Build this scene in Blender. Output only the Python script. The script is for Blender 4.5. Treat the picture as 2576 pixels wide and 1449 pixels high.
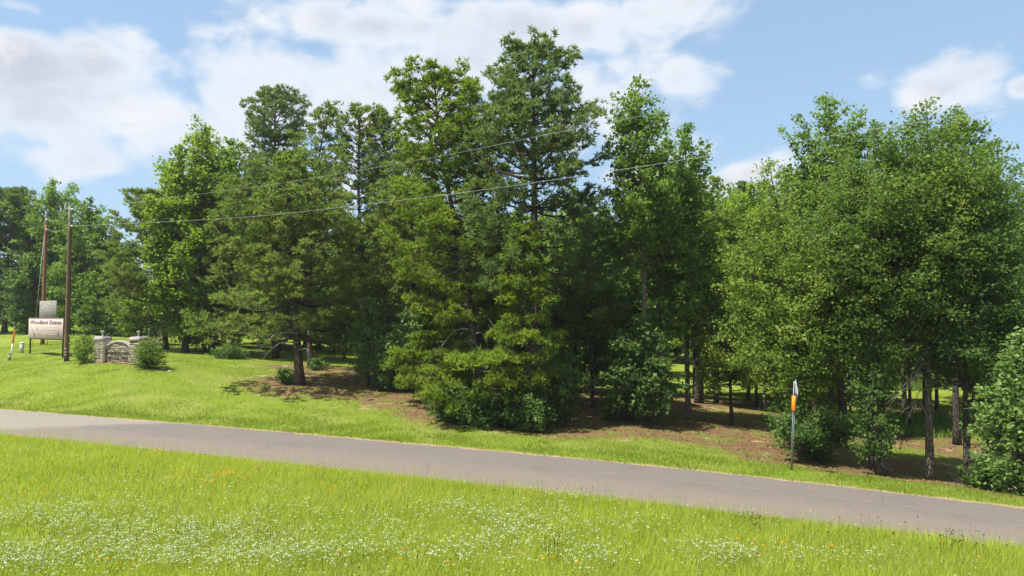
import bpy, math, random
import numpy as np
from mathutils import Vector

for o in list(bpy.data.objects):
    bpy.data.objects.remove(o)
C = bpy.context.scene.collection
S = bpy.context.scene

# ------------------------------------------------------------------ camera, sky, sun, exposure
F = 1761.0                      # focal length in units of a 2576-wide picture
HZ = 797.0                      # horizon row
PITCH = math.atan((HZ - 724.5) / F)
CAMZ = 6.0
cam = bpy.data.objects.new('camera', bpy.data.cameras.new('camera'))
C.objects.link(cam)
cam.location = (0, 0, CAMZ)
cam.rotation_euler = (math.pi / 2 + PITCH, 0, 0)
cam.data.sensor_width = 36.0
cam.data.lens = 36.0 * F / 2576.0
cam.data.clip_start = 0.2
cam.data.clip_end = 3000
S.camera = cam

SUN = Vector((-0.44, -0.20, 0.87)).normalized()
sun = bpy.data.objects.new('sun', bpy.data.lights.new('sun', 'SUN'))
C.objects.link(sun)
sun.data.energy = 5.0
sun.data.angle = math.radians(0.55)
sun.data.color = (1.0, 0.955, 0.87)
sun.location = (0, 0, 60)
sun.rotation_euler = SUN.to_track_quat('Z', 'Y').to_euler()

S.view_settings.view_transform = 'Standard'
S.view_settings.look = 'None'
S.view_settings.gamma = 1.0
S.view_settings.use_curve_mapping = False
S.view_settings.exposure = 1.12
cy = S.cycles
cy.max_bounces = 14
cy.diffuse_bounces = 9
cy.transmission_bounces = 10
cy.glossy_bounces = 2
cy.caustics_reflective = False
cy.caustics_refractive = False
cy.use_denoising = True


def px(x, y, D):
    """point seen at picture position (x, y) at depth D metres in front of the camera"""
    u = (x - 1288.0) / F
    v = (724.5 - y) / F
    c, s = math.cos(PITCH), math.sin(PITCH)
    dy, dz = c - s * v, s + c * v
    k = D / dy
    return np.array([u * k, D, CAMZ + dz * k])


def az_el(x, y):
    p = px(x, y, 1.0) - np.array([0, 0, CAMZ])
    return math.atan2(p[0], p[1]), math.atan2(p[2], math.hypot(p[0], p[1]))


class NT:
    """small helper for node trees"""
    def __init__(self, tree):
        self.t = tree
        tree.nodes.clear()

    def n(self, kind, **kw):
        nd = self.t.nodes.new(kind)
        for k, v in kw.items():
            setattr(nd, k, v)
        return nd

    def l(self, a, b):
        self.t.links.new(a, b)

    def val(self, sock, v):
        if isinstance(v, bpy.types.NodeSocket):
            self.l(v, sock)
        else:
            sock.default_value = v

    def math(self, op, a, b=0.0, clamp=False):
        nd = self.n('ShaderNodeMath', operation=op, use_clamp=clamp)
        self.val(nd.inputs[0], a)
        self.val(nd.inputs[1], b)
        return nd.outputs[0]

    def mix(self, f, a, b, blend='MIX'):
        nd = self.n('ShaderNodeMix', data_type='RGBA', blend_type=blend)
        self.val(nd.inputs[0], f)
        self.val(nd.inputs[6], a if isinstance(a, bpy.types.NodeSocket) else (*a, 1))
        self.val(nd.inputs[7], b if isinstance(b, bpy.types.NodeSocket) else (*b, 1))
        return nd.outputs[2]

    def ramp(self, f, a, b):
        nd = self.n('ShaderNodeMapRange', interpolation_type='SMOOTHSTEP')
        self.val(nd.inputs[0], f)
        nd.inputs[1].default_value = a
        nd.inputs[2].default_value = b
        return nd.outputs[0]

    def noise(self, vec, scale, detail=4, rough=0.55, dist=0.0):
        nd = self.n('ShaderNodeTexNoise')
        if vec is not None:
            self.l(vec, nd.inputs['Vector'])
        nd.inputs['Scale'].default_value = scale
        nd.inputs['Detail'].default_value = detail
        nd.inputs['Roughness'].default_value = rough
        nd.inputs['Distortion'].default_value = dist
        return nd.outputs['Fac']


# world: Nishita sky with cumulus set into it by direction
W = bpy.data.worlds.new('World')
S.world = W
W.use_nodes = True
w = NT(W.node_tree)
sky = w.n('ShaderNodeTexSky', sky_type='NISHITA', sun_disc=False)
sky.sun_elevation = math.asin(SUN.z)
sky.sun_rotation = math.atan2(SUN.x, SUN.y)
sky.air_density = 1.0
sky.dust_density = 0.6
sky.ozone_density = 2.0
tc = w.n('ShaderNodeTexCoord')
sep = w.n('ShaderNodeSeparateXYZ')
w.l(tc.outputs['Generated'], sep.inputs[0])
az = w.math('ARCTAN2', sep.outputs[0], sep.outputs[1])
hyp = w.math('SQRT', w.math('ADD', w.math('MULTIPLY', sep.outputs[0], sep.outputs[0]), w.math('MULTIPLY', sep.outputs[1], sep.outputs[1])))
el = w.math('ARCTAN2', sep.outputs[2], hyp)
# clouds of the sky: (x, y, half width, half height, weight)
CLOUDS = [(60, 190, 240, 110, 1.0), (250, 235, 200, 150, 0.9), (120, 390, 190, 55, 0.75), (360, 330, 130, 110, 0.75),
          (330, 110, 75, 34, 0.6),
          (430, 310, 200, 120, 0.85), (400, 190, 110, 80, 0.45), (150, 310, 250, 105, 0.85), (540, 90, 90, 40, 0.5),
          (640, 230, 190, 130, 1.0), (820, 230, 200, 130, 0.75), (560, 330, 150, 90, 0.8), (1050, 200, 260, 190, 0.9),
          (1000, 70, 320, 75, 1.0), (1400, 70, 330, 75, 1.0), (1640, 30, 180, 55, 0.9), (680, 40, 90, 40, 0.45),
          (1600, 190, 120, 70, 0.6), (1730, 195, 95, 62, 0.95), (1790, 100, 80, 40, 0.4), (1480, 260, 120, 130, 0.8),
          (2370, 215, 125, 68, 1.0), (2300, 240, 80, 30, 0.35), (2575, 212, 45, 28, 0.8),
          (1880, 470, 150, 65, 0.9), (1650, 400, 200, 120, 0.5), (870, 470, 90, 110, 0.7), (40, 15, 110, 22, 0.5),
          # beyond the frame the same broken cumulus goes on
          (-400, 200, 260, 120, 0.8), (-900, 350, 300, 100, 0.7), (3000, 120, 260, 110, 0.8), (3500, 380, 300, 90, 0.7),
          (300, -350, 420, 160, 0.8), (1300, -500, 420, 180, 0.8), (2300, -420, 300, 140, 0.7)]
field = None
for (cx, cyy, rx, ry, wt) in CLOUDS:
    a0, e0 = az_el(cx, cyy)
    a1, _ = az_el(cx + rx, cyy)
    _, e1 = az_el(cx, cyy - ry)
    da = w.math('DIVIDE', w.math('SUBTRACT', az, a0), abs(a1 - a0))
    de = w.math('DIVIDE', w.math('SUBTRACT', el, e0), abs(e1 - e0))
    r2 = w.math('ADD', w.math('MULTIPLY', da, da), w.math('MULTIPLY', de, de))
    g = w.math('MULTIPLY', w.math('EXPONENT', w.math('MULTIPLY', r2, -0.75)), wt)
    field = g if field is None else w.math('MAXIMUM', field, g)
cmb = w.n('ShaderNodeCombineXYZ')
w.l(az, cmb.inputs[0])
w.l(w.math('MULTIPLY', el, 1.5), cmb.inputs[1])
n1 = w.noise(cmb.outputs[0], 7.5, 9, 0.62, 0.35)
n2 = w.noise(cmb.outputs[0], 3.2, 3, 0.5)
# hemisphere behind the camera: broken cumulus from noise alone
back = w.ramp(w.math('ABSOLUTE', az), 1.3, 1.9)
field = w.math('MAXIMUM', field, w.math('MULTIPLY', back, 0.55))
fsum = w.math('ADD', field, w.math('MULTIPLY', w.math('SUBTRACT', n1, 0.5), 1.45))
vb = w.n('ShaderNodeTexVoronoi', feature='SMOOTH_F1')
warp = w.n('ShaderNodeVectorMath', operation='ADD')
wn = w.n('ShaderNodeTexNoise')
w.l(cmb.outputs[0], wn.inputs['Vector'])
wn.inputs['Scale'].default_value = 18.0
wsc = w.n('ShaderNodeVectorMath', operation='SCALE')
w.l(wn.outputs['Color'], wsc.inputs[0])
wsc.inputs['Scale'].default_value = 0.05
w.l(cmb.outputs[0], warp.inputs[0])
w.l(wsc.outputs[0], warp.inputs[1])
w.l(warp.outputs[0], vb.inputs['Vector'])
vb.inputs['Scale'].default_value = 15.0
vb.inputs['Smoothness'].default_value = 0.35
puff = w.math('SUBTRACT', 0.42, vb.outputs['Distance'])
fsum = w.math('ADD', fsum, w.math('MULTIPLY', puff, 0.55))
mask = w.ramp(fsum, 0.18, 0.66)
mask = w.math('MULTIPLY', mask, 0.96)
thick = w.ramp(w.math('ADD', fsum, w.math('MULTIPLY', w.math('SUBTRACT', n2, 0.5), 2.2)), 0.5, 1.35)
CL = 6.35
ccol = w.mix(thick, (0.60 * CL, 0.645 * CL, 0.71 * CL), (0.45 * CL, 0.475 * CL, 0.54 * CL))
n3 = w.noise(cmb.outputs[0], 9.0, 6, 0.6, 0.4)
bright = w.ramp(w.math('ADD', n3, w.math('MULTIPLY', puff, 0.25)), 0.47, 0.72)
ccol = w.mix(w.math('MULTIPLY', bright, 0.75), ccol, (0.70 * CL, 0.70 * CL, 0.715 * CL))
# summer haze washes the blue out a little towards the horizon
hz = w.ramp(el, 0.55, -0.05)
skyc = w.mix(0.55, sky.outputs[0], (1.95, 2.85, 3.75))
skyc = w.mix(w.math('MULTIPLY', hz, 0.35), skyc, (2.0, 2.75, 3.5))
full = w.mix(mask, skyc, ccol)
bg = w.n('ShaderNodeBackground')
w.l(full, bg.inputs[0])
bg.inputs[1].default_value = 0.1
wo = w.n('ShaderNodeOutputWorld')
w.l(bg.outputs[0], wo.inputs[0])


# ------------------------------------------------------------------ helpers
def mesh(name, verts, faces, attrs=None, smooth=False):
    """faces: list of (n,k) int arrays; attrs: {name: per-face float array}"""
    me = bpy.data.meshes.new(name)
    verts = np.asarray(verts, np.float32).reshape(-1, 3)
    faces = [np.asarray(f, np.int32) for f in faces if len(f)]
    me.vertices.add(len(verts))
    me.vertices.foreach_set('co', verts.ravel())
    tot = np.concatenate([np.full(len(f), f.shape[1], np.int32) for f in faces])
    idx = np.concatenate([f.ravel() for f in faces])
    st = np.concatenate([[0], np.cumsum(tot)[:-1]]).astype(np.int32)
    me.loops.add(len(idx))
    me.loops.foreach_set('vertex_index', idx)
    me.polygons.add(len(tot))
    me.polygons.foreach_set('loop_start', st)
    me.polygons.foreach_set('loop_total', tot)
    if smooth:
        me.polygons.foreach_set('use_smooth', np.ones(len(tot), bool))
    if attrs:
        for k, v in attrs.items():
            a = me.attributes.new(k, 'FLOAT', 'FACE')
            a.data.foreach_set('value', np.asarray(v, np.float32))
    me.update()
    me.validate()
    return me


def link(name, me, mat=None, parent=None, loc=None):
    o = bpy.data.objects.new(name, me)
    C.objects.link(o)
    if mat is not None and me is not None and len(me.materials) == 0:
        me.materials.append(mat)
    if parent is not None:
        o.parent = parent
    if loc is not None:
        o.location = [float(c) for c in loc]
    return o


def tag(o, label=None, cat=None, group=None, kind=None):
    if label: o['label'] = label
    if cat: o['category'] = cat
    if group: o['group'] = group
    if kind: o['kind'] = kind
    return o


def thing(name, label, cat, loc=(0, 0, 0), rotz=0.0, group=None):
    o = bpy.data.objects.new(name, None)
    C.objects.link(o)
    o.location = [float(c) for c in loc]
    o.rotation_euler = (0, 0, rotz)
    o.empty_display_size = 0.3
    return tag(o, label, cat, group)


def unit(v):
    return v / np.maximum(np.linalg.norm(v, axis=-1, keepdims=True), 1e-9)


class Geo:
    """collects tubes, boxes, lathes into one mesh"""
    def __init__(self):
        self.v, self.f3, self.f4, self.n = [], [], [], 0

    def add(self, v, f3=None, f4=None):
        v = np.asarray(v, float).reshape(-1, 3)
        if f3 is not None and len(f3): self.f3.append(np.asarray(f3) + self.n)
        if f4 is not None and len(f4): self.f4.append(np.asarray(f4) + self.n)
        self.v.append(v)
        self.n += len(v)
        return self

    def tube(self, pts, rad, k=8, cap=True, lump=0.0, rng=None):
        pts = np.asarray(pts, float)
        rad = np.broadcast_to(np.asarray(rad, float), (len(pts),))
        d = unit(np.gradient(pts, axis=0))
        ref = np.array([1.0, 0, 0]) if abs(d[0][0]) < 0.8 else np.array([0, 1.0, 0])
        a = unit(np.cross(d, ref))
        b = np.cross(d, a)
        th = np.linspace(0, 2 * math.pi, k, endpoint=False)
        rr = rad[:, None] * np.ones(k)[None]
        if lump and rng is not None:
            rr = rr * (1 + lump * rng.standard_normal(rr.shape))
        v = pts[:, None] + rr[..., None] * (np.cos(th)[None, :, None] * a[:, None] + np.sin(th)[None, :, None] * b[:, None])
        m = len(pts)
        i = np.arange(m - 1)[:, None] * k
        j = np.arange(k)[None]
        j2 = (j + 1) % k
        f4 = np.stack([i + j, i + j2, i + k + j2, i + k + j], -1).reshape(-1, 4)
        vv = v.reshape(-1, 3)
        f3 = []
        if cap:
            vv = np.vstack([vv, pts[0], pts[-1]])
            c0, c1 = m * k, m * k + 1
            f3 = [[c0, (q + 1) % k, q] for q in range(k)] + [[c1, (m - 1) * k + q, (m - 1) * k + (q + 1) % k] for q in range(k)]
        return self.add(vv, f3, f4)

    def sticks(self, p0, p1, r0, r1):
        """many thin three-sided sticks at once"""
        p0, p1 = np.asarray(p0), np.asarray(p1)
        if len(p0) == 0: return self
        d = unit(p1 - p0)
        ref = np.where(np.abs(d[:, 2:3]) < 0.9, np.array([[0, 0, 1.0]]), np.array([[1.0, 0, 0]]))
        a = unit(np.cross(d, ref))
        b = np.cross(d, a)
        r0 = np.broadcast_to(r0, (len(p0),))[:, None]
        r1 = np.broadcast_to(r1, (len(p0),))[:, None]
        vs = []
        for (p, r) in ((p0, r0), (p1, r1)):
            for q in range(3):
                t = q * 2 * math.pi / 3
                vs.append(p + r * (math.cos(t) * a + math.sin(t) * b))
        v = np.stack(vs, 1)
        base = np.arange(len(p0))[:, None] * 6
        f = np.array([[0, 1, 4, 3], [1, 2, 5, 4], [2, 0, 3, 5]])
        return self.add(v.reshape(-1, 3), None, (base[:, None] + f[None]).reshape(-1, 4))

    def box(self, c, s, rotz=0.0, bevel=0.0):
        x, y, z = [q / 2 for q in s]
        if bevel > 0:
            e = min(bevel, x * .9, y * .9)
            ring = [(-x + e, -y), (x - e, -y), (x, -y + e), (x, y - e), (x - e, y), (-x + e, y), (-x, y - e), (-x, -y + e)]
            v = []
            for (zz, ins) in ((-z, e), (-z + e, 0), (z - e, 0), (z, e)):
                for (qx, qy) in ring:
                    v.append([qx * (1 - ins / x), qy * (1 - ins / y), zz])
            f4, m = [], 8
            for l in range(3):
                for q in range(m):
                    f4.append([l * m + q, l * m + (q + 1) % m, (l + 1) * m + (q + 1) % m, (l + 1) * m + q])
            for l, sgn in ((0, -1), (3, 1)):
                o = l * m
                for quad in ((0, 1, 2, 3), (0, 3, 4, 7), (4, 5, 6, 7)):
                    q = [o + t for t in quad]
                    f4.append(q if sgn > 0 else q[::-1])
            v = np.array(v)
        else:
            v = np.array([[sx * x, sy * y, sz * z] for sz in (-1, 1) for sy in (-1, 1) for sx in (-1, 1)])
            f4 = [[0, 2, 3, 1], [4, 5, 7, 6], [0, 1, 5, 4], [2, 6, 7, 3], [0, 4, 6, 2], [1, 3, 7, 5]]
        cr, sr = math.cos(rotz), math.sin(rotz)
        v = v @ np.array([[cr, sr, 0], [-sr, cr, 0], [0, 0, 1]])
        return self.add(v + np.asarray(c, float), None, f4)

    def prism(self, poly, y0, y1):
        """polygon in the xz plane pushed from y0 to y1 (convex)"""
        n = len(poly)
        v = [[p[0], y0, p[1]] for p in poly] + [[p[0], y1, p[1]] for p in poly]
        f4 = [[q, (q + 1) % n, n + (q + 1) % n, n + q] for q in range(n)]
        f3 = [[0, q + 1, q] for q in range(1, n - 1)] + [[n, n + q, n + q + 1] for q in range(1, n - 1)]
        return self.add(v, f3, f4)

    def mesh(self, name, smooth=False, attrs=None):
        fs = []
        if self.f3: fs.append(np.vstack(self.f3))
        if self.f4: fs.append(np.vstack(self.f4))
        return mesh(name, np.vstack(self.v), fs, attrs, smooth)

    def build(self, name, mat, parent=None, smooth=False, loc=None):
        return link(name, self.mesh(name, smooth), mat, parent, loc)


# ------------------------------------------------------------------ materials
MATS = {}


def plain(name, col, rough=0.7, noise_amt=0.25, scale=8.0, bump=0.0, metallic=0.0, obj_coords=True, stretch=(1, 1, 1), col2=None):
    m = bpy.data.materials.new(name)
    m.use_nodes = True
    t = NT(m.node_tree)
    out = t.n('ShaderNodeOutputMaterial')
    b = t.n('ShaderNodeBsdfPrincipled')
    t.l(b.outputs[0], out.inputs[0])
    c = t.n('ShaderNodeTexCoord')
    mp = t.n('ShaderNodeMapping')
    t.l(c.outputs['Object'], mp.inputs[0])
    mp.inputs['Scale'].default_value = stretch
    nz = t.noise(mp.outputs[0], scale, 6, 0.65)
    f = t.ramp(nz, 0.3, 0.72)
    lo = tuple(q * (1 - noise_amt) for q in col)
    hi = col2 if col2 else tuple(min(1, q * (1 + noise_amt)) for q in col)
    t.l(t.mix(f, lo, hi), b.inputs['Base Color'])
    b.inputs['Roughness'].default_value = rough
    b.inputs['Metallic'].default_value = metallic
    b.inputs['Specular IOR Level'].default_value = 0.3
    if bump:
        bp = t.n('ShaderNodeBump')
        bp.inputs['Strength'].default_value = 0.6
        bp.inputs['Distance'].default_value = bump
        t.l(nz, bp.inputs['Height'])
        t.l(bp.outputs[0], b.inputs['Normal'])
    MATS[name] = m
    return m


def leaf_mat(name, dark, light, trans=0.35, gloss=0.25, rough=0.45, tip=None):
    m = bpy.data.materials.new(name)
    m.use_nodes = True
    t = NT(m.node_tree)
    out = t.n('ShaderNodeOutputMaterial')
    at = t.n('ShaderNodeAttribute', attribute_name='var')
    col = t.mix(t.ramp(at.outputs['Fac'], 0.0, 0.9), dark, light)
    if tip:
        col = t.mix(t.ramp(at.outputs['Fac'], 0.86, 1.0), col, tip)
    b = t.n('ShaderNodeBsdfPrincipled')
    t.l(col, b.inputs['Base Color'])
    b.inputs['Roughness'].default_value = rough
    b.inputs['Specular IOR Level'].default_value = gloss
    tr = t.n('ShaderNodeBsdfTranslucent')
    tcol = t.mix(0.55, col, (light[0] * 1.15, light[1] * 1.25, light[2] * 0.6))
    t.l(tcol, tr.inputs[0])
    mx = t.n('ShaderNodeMixShader')
    mx.inputs[0].default_value = trans
    t.l(b.outputs[0], mx.inputs[1])
    t.l(tr.outputs[0], mx.inputs[2])
    t.l(mx.outputs[0], out.inputs[0])
    MATS[name] = m
    return m


leaf_mat('pine_needles', (0.095, 0.138, 0.034), (0.200, 0.262, 0.058), 0.52, 0.15, 0.6)
leaf_mat('pine_needles_dark', (0.080, 0.128, 0.044), (0.170, 0.232, 0.076), 0.50, 0.15, 0.6)
leaf_mat('pine_needles_fresh', (0.090, 0.145, 0.022), (0.215, 0.290, 0.030), 0.48, 0.15, 0.6)
leaf_mat('gum_leaves', (0.085, 0.155, 0.024), (0.175, 0.270, 0.042), 0.50, 0.2, 0.55)
leaf_mat('gum_leaves_bright', (0.115, 0.195, 0.018), (0.230, 0.320, 0.028), 0.52, 0.2, 0.55)
leaf_mat('gum_leaves_pale', (0.095, 0.180, 0.040), (0.205, 0.305, 0.090), 0.46, 0.3, 0.5)
leaf_mat('oak_leaves', (0.074, 0.138, 0.024), (0.160, 0.240, 0.046), 0.52, 0.2, 0.55, tip=(0.24, 0.26, 0.035))
leaf_mat('elm_leaves', (0.110, 0.185, 0.028), (0.215, 0.300, 0.055), 0.52, 0.18, 0.6, tip=(0.27, 0.32, 0.035))
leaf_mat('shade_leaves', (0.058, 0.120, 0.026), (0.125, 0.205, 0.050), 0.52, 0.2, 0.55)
leaf_mat('meadow_blades', (0.260, 0.330, 0.030), (0.470, 0.520, 0.080), 0.54, 0.15, 0.6, tip=(0.42, 0.38, 0.16))
leaf_mat('lawn_blades', (0.130, 0.198, 0.016), (0.225, 0.295, 0.032), 0.46, 0.15, 0.6, tip=(0.30, 0.27, 0.09))
leaf_mat('reed_blades', (0.10, 0.18, 0.02), (0.20, 0.29, 0.05), 0.46, 0.2, 0.5)
leaf_mat('white_petals', (0.36, 0.44, 0.26), (0.52, 0.57, 0.46), 0.3, 0.1, 0.7)
leaf_mat('orange_petals', (0.62, 0.20, 0.015), (0.75, 0.34, 0.02), 0.3, 0.1, 0.7)
leaf_mat('seed_heads', (0.03, 0.02, 0.012), (0.06, 0.04, 0.02), 0.0, 0.1, 0.9)
leaf_mat('fallen_litter', (0.085, 0.050, 0.028), (0.26, 0.16, 0.09), 0.1, 0.1, 0.9)


def bark(name, col, col2, vscale=1.0):
    m = bpy.data.materials.new(name)
    m.use_nodes = True
    t = NT(m.node_tree)
    out = t.n('ShaderNodeOutputMaterial')
    b = t.n('ShaderNodeBsdfPrincipled')
    t.l(b.outputs[0], out.inputs[0])
    c = t.n('ShaderNodeTexCoord')
    mp = t.n('ShaderNodeMapping')
    t.l(c.outputs['Object'], mp.inputs[0])
    mp.inputs['Scale'].default_value = (9, 9, 1.6 * vscale)
    v = t.n('ShaderNodeTexVoronoi', feature='DISTANCE_TO_EDGE')
    t.l(mp.outputs[0], v.inputs['Vector'])
    v.inputs['Scale'].default_value = 1.3
    nz = t.noise(mp.outputs[0], 1.2, 6, 0.7)
    crack = t.ramp(v.outputs['Distance'], 0.0, 0.22)
    colr = t.mix(t.ramp(nz, 0.3, 0.7), col, col2)
    colr = t.mix(crack, tuple(q * 0.45 for q in col), colr)
    t.l(colr, b.inputs['Base Color'])
    b.inputs['Roughness'].default_value = 0.9
    b.inputs['Specular IOR Level'].default_value = 0.1
    bp = t.n('ShaderNodeBump')
    bp.inputs['Distance'].default_value = 0.03
    t.l(t.math('ADD', crack, t.math('MULTIPLY', nz, 0.5)), bp.inputs['Height'])
    t.l(bp.outputs[0], b.inputs['Normal'])
    MATS[name] = m
    return m


bark('pine_bark', (0.10, 0.072, 0.055), (0.17, 0.125, 0.10))
bark('grey_bark', (0.15, 0.13, 0.11), (0.24, 0.215, 0.185), 1.4)
bark('dark_bark', (0.07, 0.058, 0.048), (0.12, 0.10, 0.085), 1.2)

# ------------------------------------------------------------------ terrain
vp = px(-3732, 679, 1.0) - np.array([0, 0, CAMZ])
RD = vp / math.hypot(vp[0], vp[1])          # road direction: horizontal part has length 1
SLOPE = RD[2]
RD2 = RD[:2].copy()
RN = np.array([-RD2[1], RD2[0]])
if RN[1] < 0: RN = -RN
O2 = px(1288, 1140, 30.7)[:2]
Z0 = px(1288, 1140, 30.7)[2]
ROAD_W = 5.75


def st(x, y):
    dx, dy = np.asarray(x) - O2[0], np.asarray(y) - O2[1]
    return dx * RD2[0] + dy * RD2[1], dx * RN[0] + dy * RN[1]


def from_st(s, t):
    return O2[0] + s * RD2[0] + t * RN[0], O2[1] + s * RD2[1] + t * RN[1]


def road_z(s):
    s = np.clip(s, -80, 120)
    return Z0 + SLOPE * s - np.where(s < 0, .00085, .0002) * np.minimum(np.abs(s), 45) ** 2


ANCH = [(170, 907, 54), (75, 887, 61), (158, 899, 57), (240, 913, 52), (345, 922, 50.5), (109, 866, 69),
        (0, 830, 98), (100, 838, 92), (250, 835, 90), (310, 842, 86), (420, 880, 66), (515, 885, 67), (600, 897, 63),
        (690, 903, 65), (782, 925, 57), (757, 967, 48), (930, 969, 48.5), (850, 884, 86), (650, 868, 86),
        (1100, 985, 49), (1205, 1006, 43), (1345, 1050, 41), (1330, 1078, 38.5), (1490, 1025, 46), (1447, 975, 58), (1635, 1066, 40),
        (1730, 1056, 42.5), (1755, 1012, 53), (1837, 1067, 41.5), (1800, 996, 63), (1800, 950, 88), (2000, 945, 92), (1500, 930, 85), (1150, 900, 88),
        (2025, 1152, 34.5), (2215, 1197, 32), (2330, 1203, 31.5), (2425, 1219, 31), (2540, 1248, 28.5), (2116, 1085, 46), (2310, 1085, 50),
        (2500, 1060, 52), (2400, 945, 95), (2576, 960, 90), (20, 900, 60), (300, 930, 48), (520, 960, 47)]
ap = [px(*a) for a in ANCH]
for s_ in range(-60, 90, 6):
    for t_ in (0.0, 2.0):
        X, Y = from_st(s_, t_)
        ap.append(np.array([X, Y, float(road_z(s_)) + (0.06 if t_ else 0)]))
for (X, Y, Z) in ((-130, 120, 5), (-60, 150, 5), (0, 150, 2), (70, 150, -1), (140, 120, -1), (-110, 70, 5), (90, 60, -2), (200, 200, 0), (-200, 200, 5), (0, 300, 3),
                  (-250, 60, 5), (250, 60, -1), (75, 30, -2.2), (60, 12, -2.0)):
    ap.append(np.array([X, Y, Z], float))
ap = np.array(ap)
_A = np.linalg.norm(ap[:, None, :2] - ap[None, :, :2], axis=2)
_n = len(ap)
_M = np.zeros((_n + 1, _n + 1))
_M[:_n, :_n] = _A - 0.4 * np.eye(_n)
_M[_n, :_n] = 1
_M[:_n, _n] = 1
_w = np.linalg.solve(_M, np.concatenate([ap[:, 2], [0]]))


def H(x, y):
    x, y = np.atleast_1d(np.asarray(x, float)), np.atleast_1d(np.asarray(y, float))
    shp = x.shape
    xf, yf = x.ravel(), y.ravel()
    s, t = st(xf, yf)
    r = np.empty(len(xf))
    for i in range(0, len(xf), 20000):
        d = np.hypot(xf[i:i + 20000, None] - ap[None, :, 0], yf[i:i + 20000, None] - ap[None, :, 1])
        r[i:i + 20000] = d @ _w[:_n] + _w[_n]
    r = np.clip(r, -3.5, 7)
    p = road_z(s)
    k = np.clip((t - 0.3) / 4.0, 0, 1)
    k = k * k * (3 - 2 * k)
    bump = 0.05 * np.sin(xf * 0.9 + 1.3 * np.sin(yf * 0.5)) * np.sin(yf * 0.8 + 0.6) * np.clip(t / 5, 0, 1)
    mead = 0.07 * np.sin(s * 0.55) * np.sin(t * 0.6 + 1) * np.clip((-t - ROAD_W - 0.5) / 3, 0, 1)
    kb = np.clip((-t - ROAD_W - 0.05) / 1.3, 0, 1)
    mead = mead + (0.06 + 0.34 * np.clip((6 - s) / 24, 0, 1.3)) * kb * kb * (3 - 2 * kb)      # low bank on the meadow side
    z = p * (1 - k) + (r + bump) * k + mead
    # shallow ditch line beside the road on the meadow side, road bed kept a touch below the sheets
    z = z - 0.02 * ((t < 0) & (t > -ROAD_W))
    return z.reshape(shp)


def h1(x, y):
    return float(H(x, y)[0])


def ground_at(x, D):
    p = px(x, 800, D)
    return np.array([p[0], p[1], h1(p[0], p[1])])


gx = np.concatenate([np.linspace(-900, -70, 40), np.arange(-69.5, 60, 0.68), np.linspace(60, 900, 40)])
gy = np.concatenate([np.linspace(-300, 8, 30), np.arange(8.5, 100, 0.68), np.linspace(101, 1500, 45)])
GX, GY = np.meshgrid(gx, gy)
GZ = H(GX, GY)
nx, ny = len(gx), len(gy)
ii = (np.arange(ny - 1)[:, None] * nx + np.arange(nx - 1)[None]).ravel()
gq = np.stack([ii, ii + 1, ii + 1 + nx, ii + nx], 1)
g_me = mesh('ground', np.stack([GX.ravel(), GY.ravel(), GZ.ravel()], 1), [gq], smooth=True)

# ------------------------------------------------------------------ the trees: what stands where
# (kind, label, base x, depth, [(x, y) trunk points up to the top], crown bottom y, [(height fraction, radius px)], options)
T = []


def tr(kind, label, bx, D, pts, cb, prof, mat, **kw):
    T.append(dict(kind=kind, label=label, bx=bx, D=D, pts=pts, cb=cb, prof=prof, mat=mat, **kw))


PN, PD, PF = 'pine_needles', 'pine_needles_dark', 'pine_needles_fresh'
# --- far left, beyond the signs
tr('pine', 'very dark dense pine cut by the picture edge at far left beyond the orange marker', 12, 92, [(20, 650), (38, 468)], 815, [(0, 75), (.3, 88), (.7, 66), (.9, 40), (1, 12)], PD, r0=.3, dens=1.9)
tr('leaf', 'broad flat-topped oak rising behind the two utility poles', 140, 92, [(140, 650), (132, 455)], 790, [(0, 60), (.35, 95), (.7, 108), (.92, 80), (1, 40)], 'gum_leaves', r0=.35, n=80)
tr('leaf', 'tall fresh green tree right behind the taller brown pole', 222, 88, [(222, 650), (228, 497)], 800, [(0, 55), (.4, 72), (.8, 58), (1, 20)], 'gum_leaves', r0=.25, n=60)
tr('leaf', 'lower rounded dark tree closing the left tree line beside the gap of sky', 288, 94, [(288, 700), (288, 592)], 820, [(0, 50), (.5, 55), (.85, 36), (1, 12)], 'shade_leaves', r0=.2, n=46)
tr('leaf', 'mid green understory tree behind the grey plywood panel', 176, 86, [(176, 740), (170, 622)], 828, [(0, 45), (.5, 60), (.85, 42), (1, 15)], 'gum_leaves', r0=.15, n=28)
tr('leaf', 'small leafy tree low behind the foot of the taller pole', 238, 84, [(238, 770), (236, 690)], 836, [(0, 40), (.5, 44), (.85, 30), (1, 10)], 'gum_leaves', r0=.12, n=22)
tr('leaf', 'dark understory tree left of the plywood panel by the far lawn', 70, 88, [(70, 740), (78, 640)], 832, [(0, 40), (.5, 52), (.85, 36), (1, 12)], 'shade_leaves', r0=.15, n=24)
tr('leaf', 'dim tree filling the end of the lawn behind the stone entrance wall', 322, 90, [(322, 760), (318, 660)], 838, [(0, 45), (.5, 50), (.85, 34), (1, 12)], 'shade_leaves', r0=.15, n=24)
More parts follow.
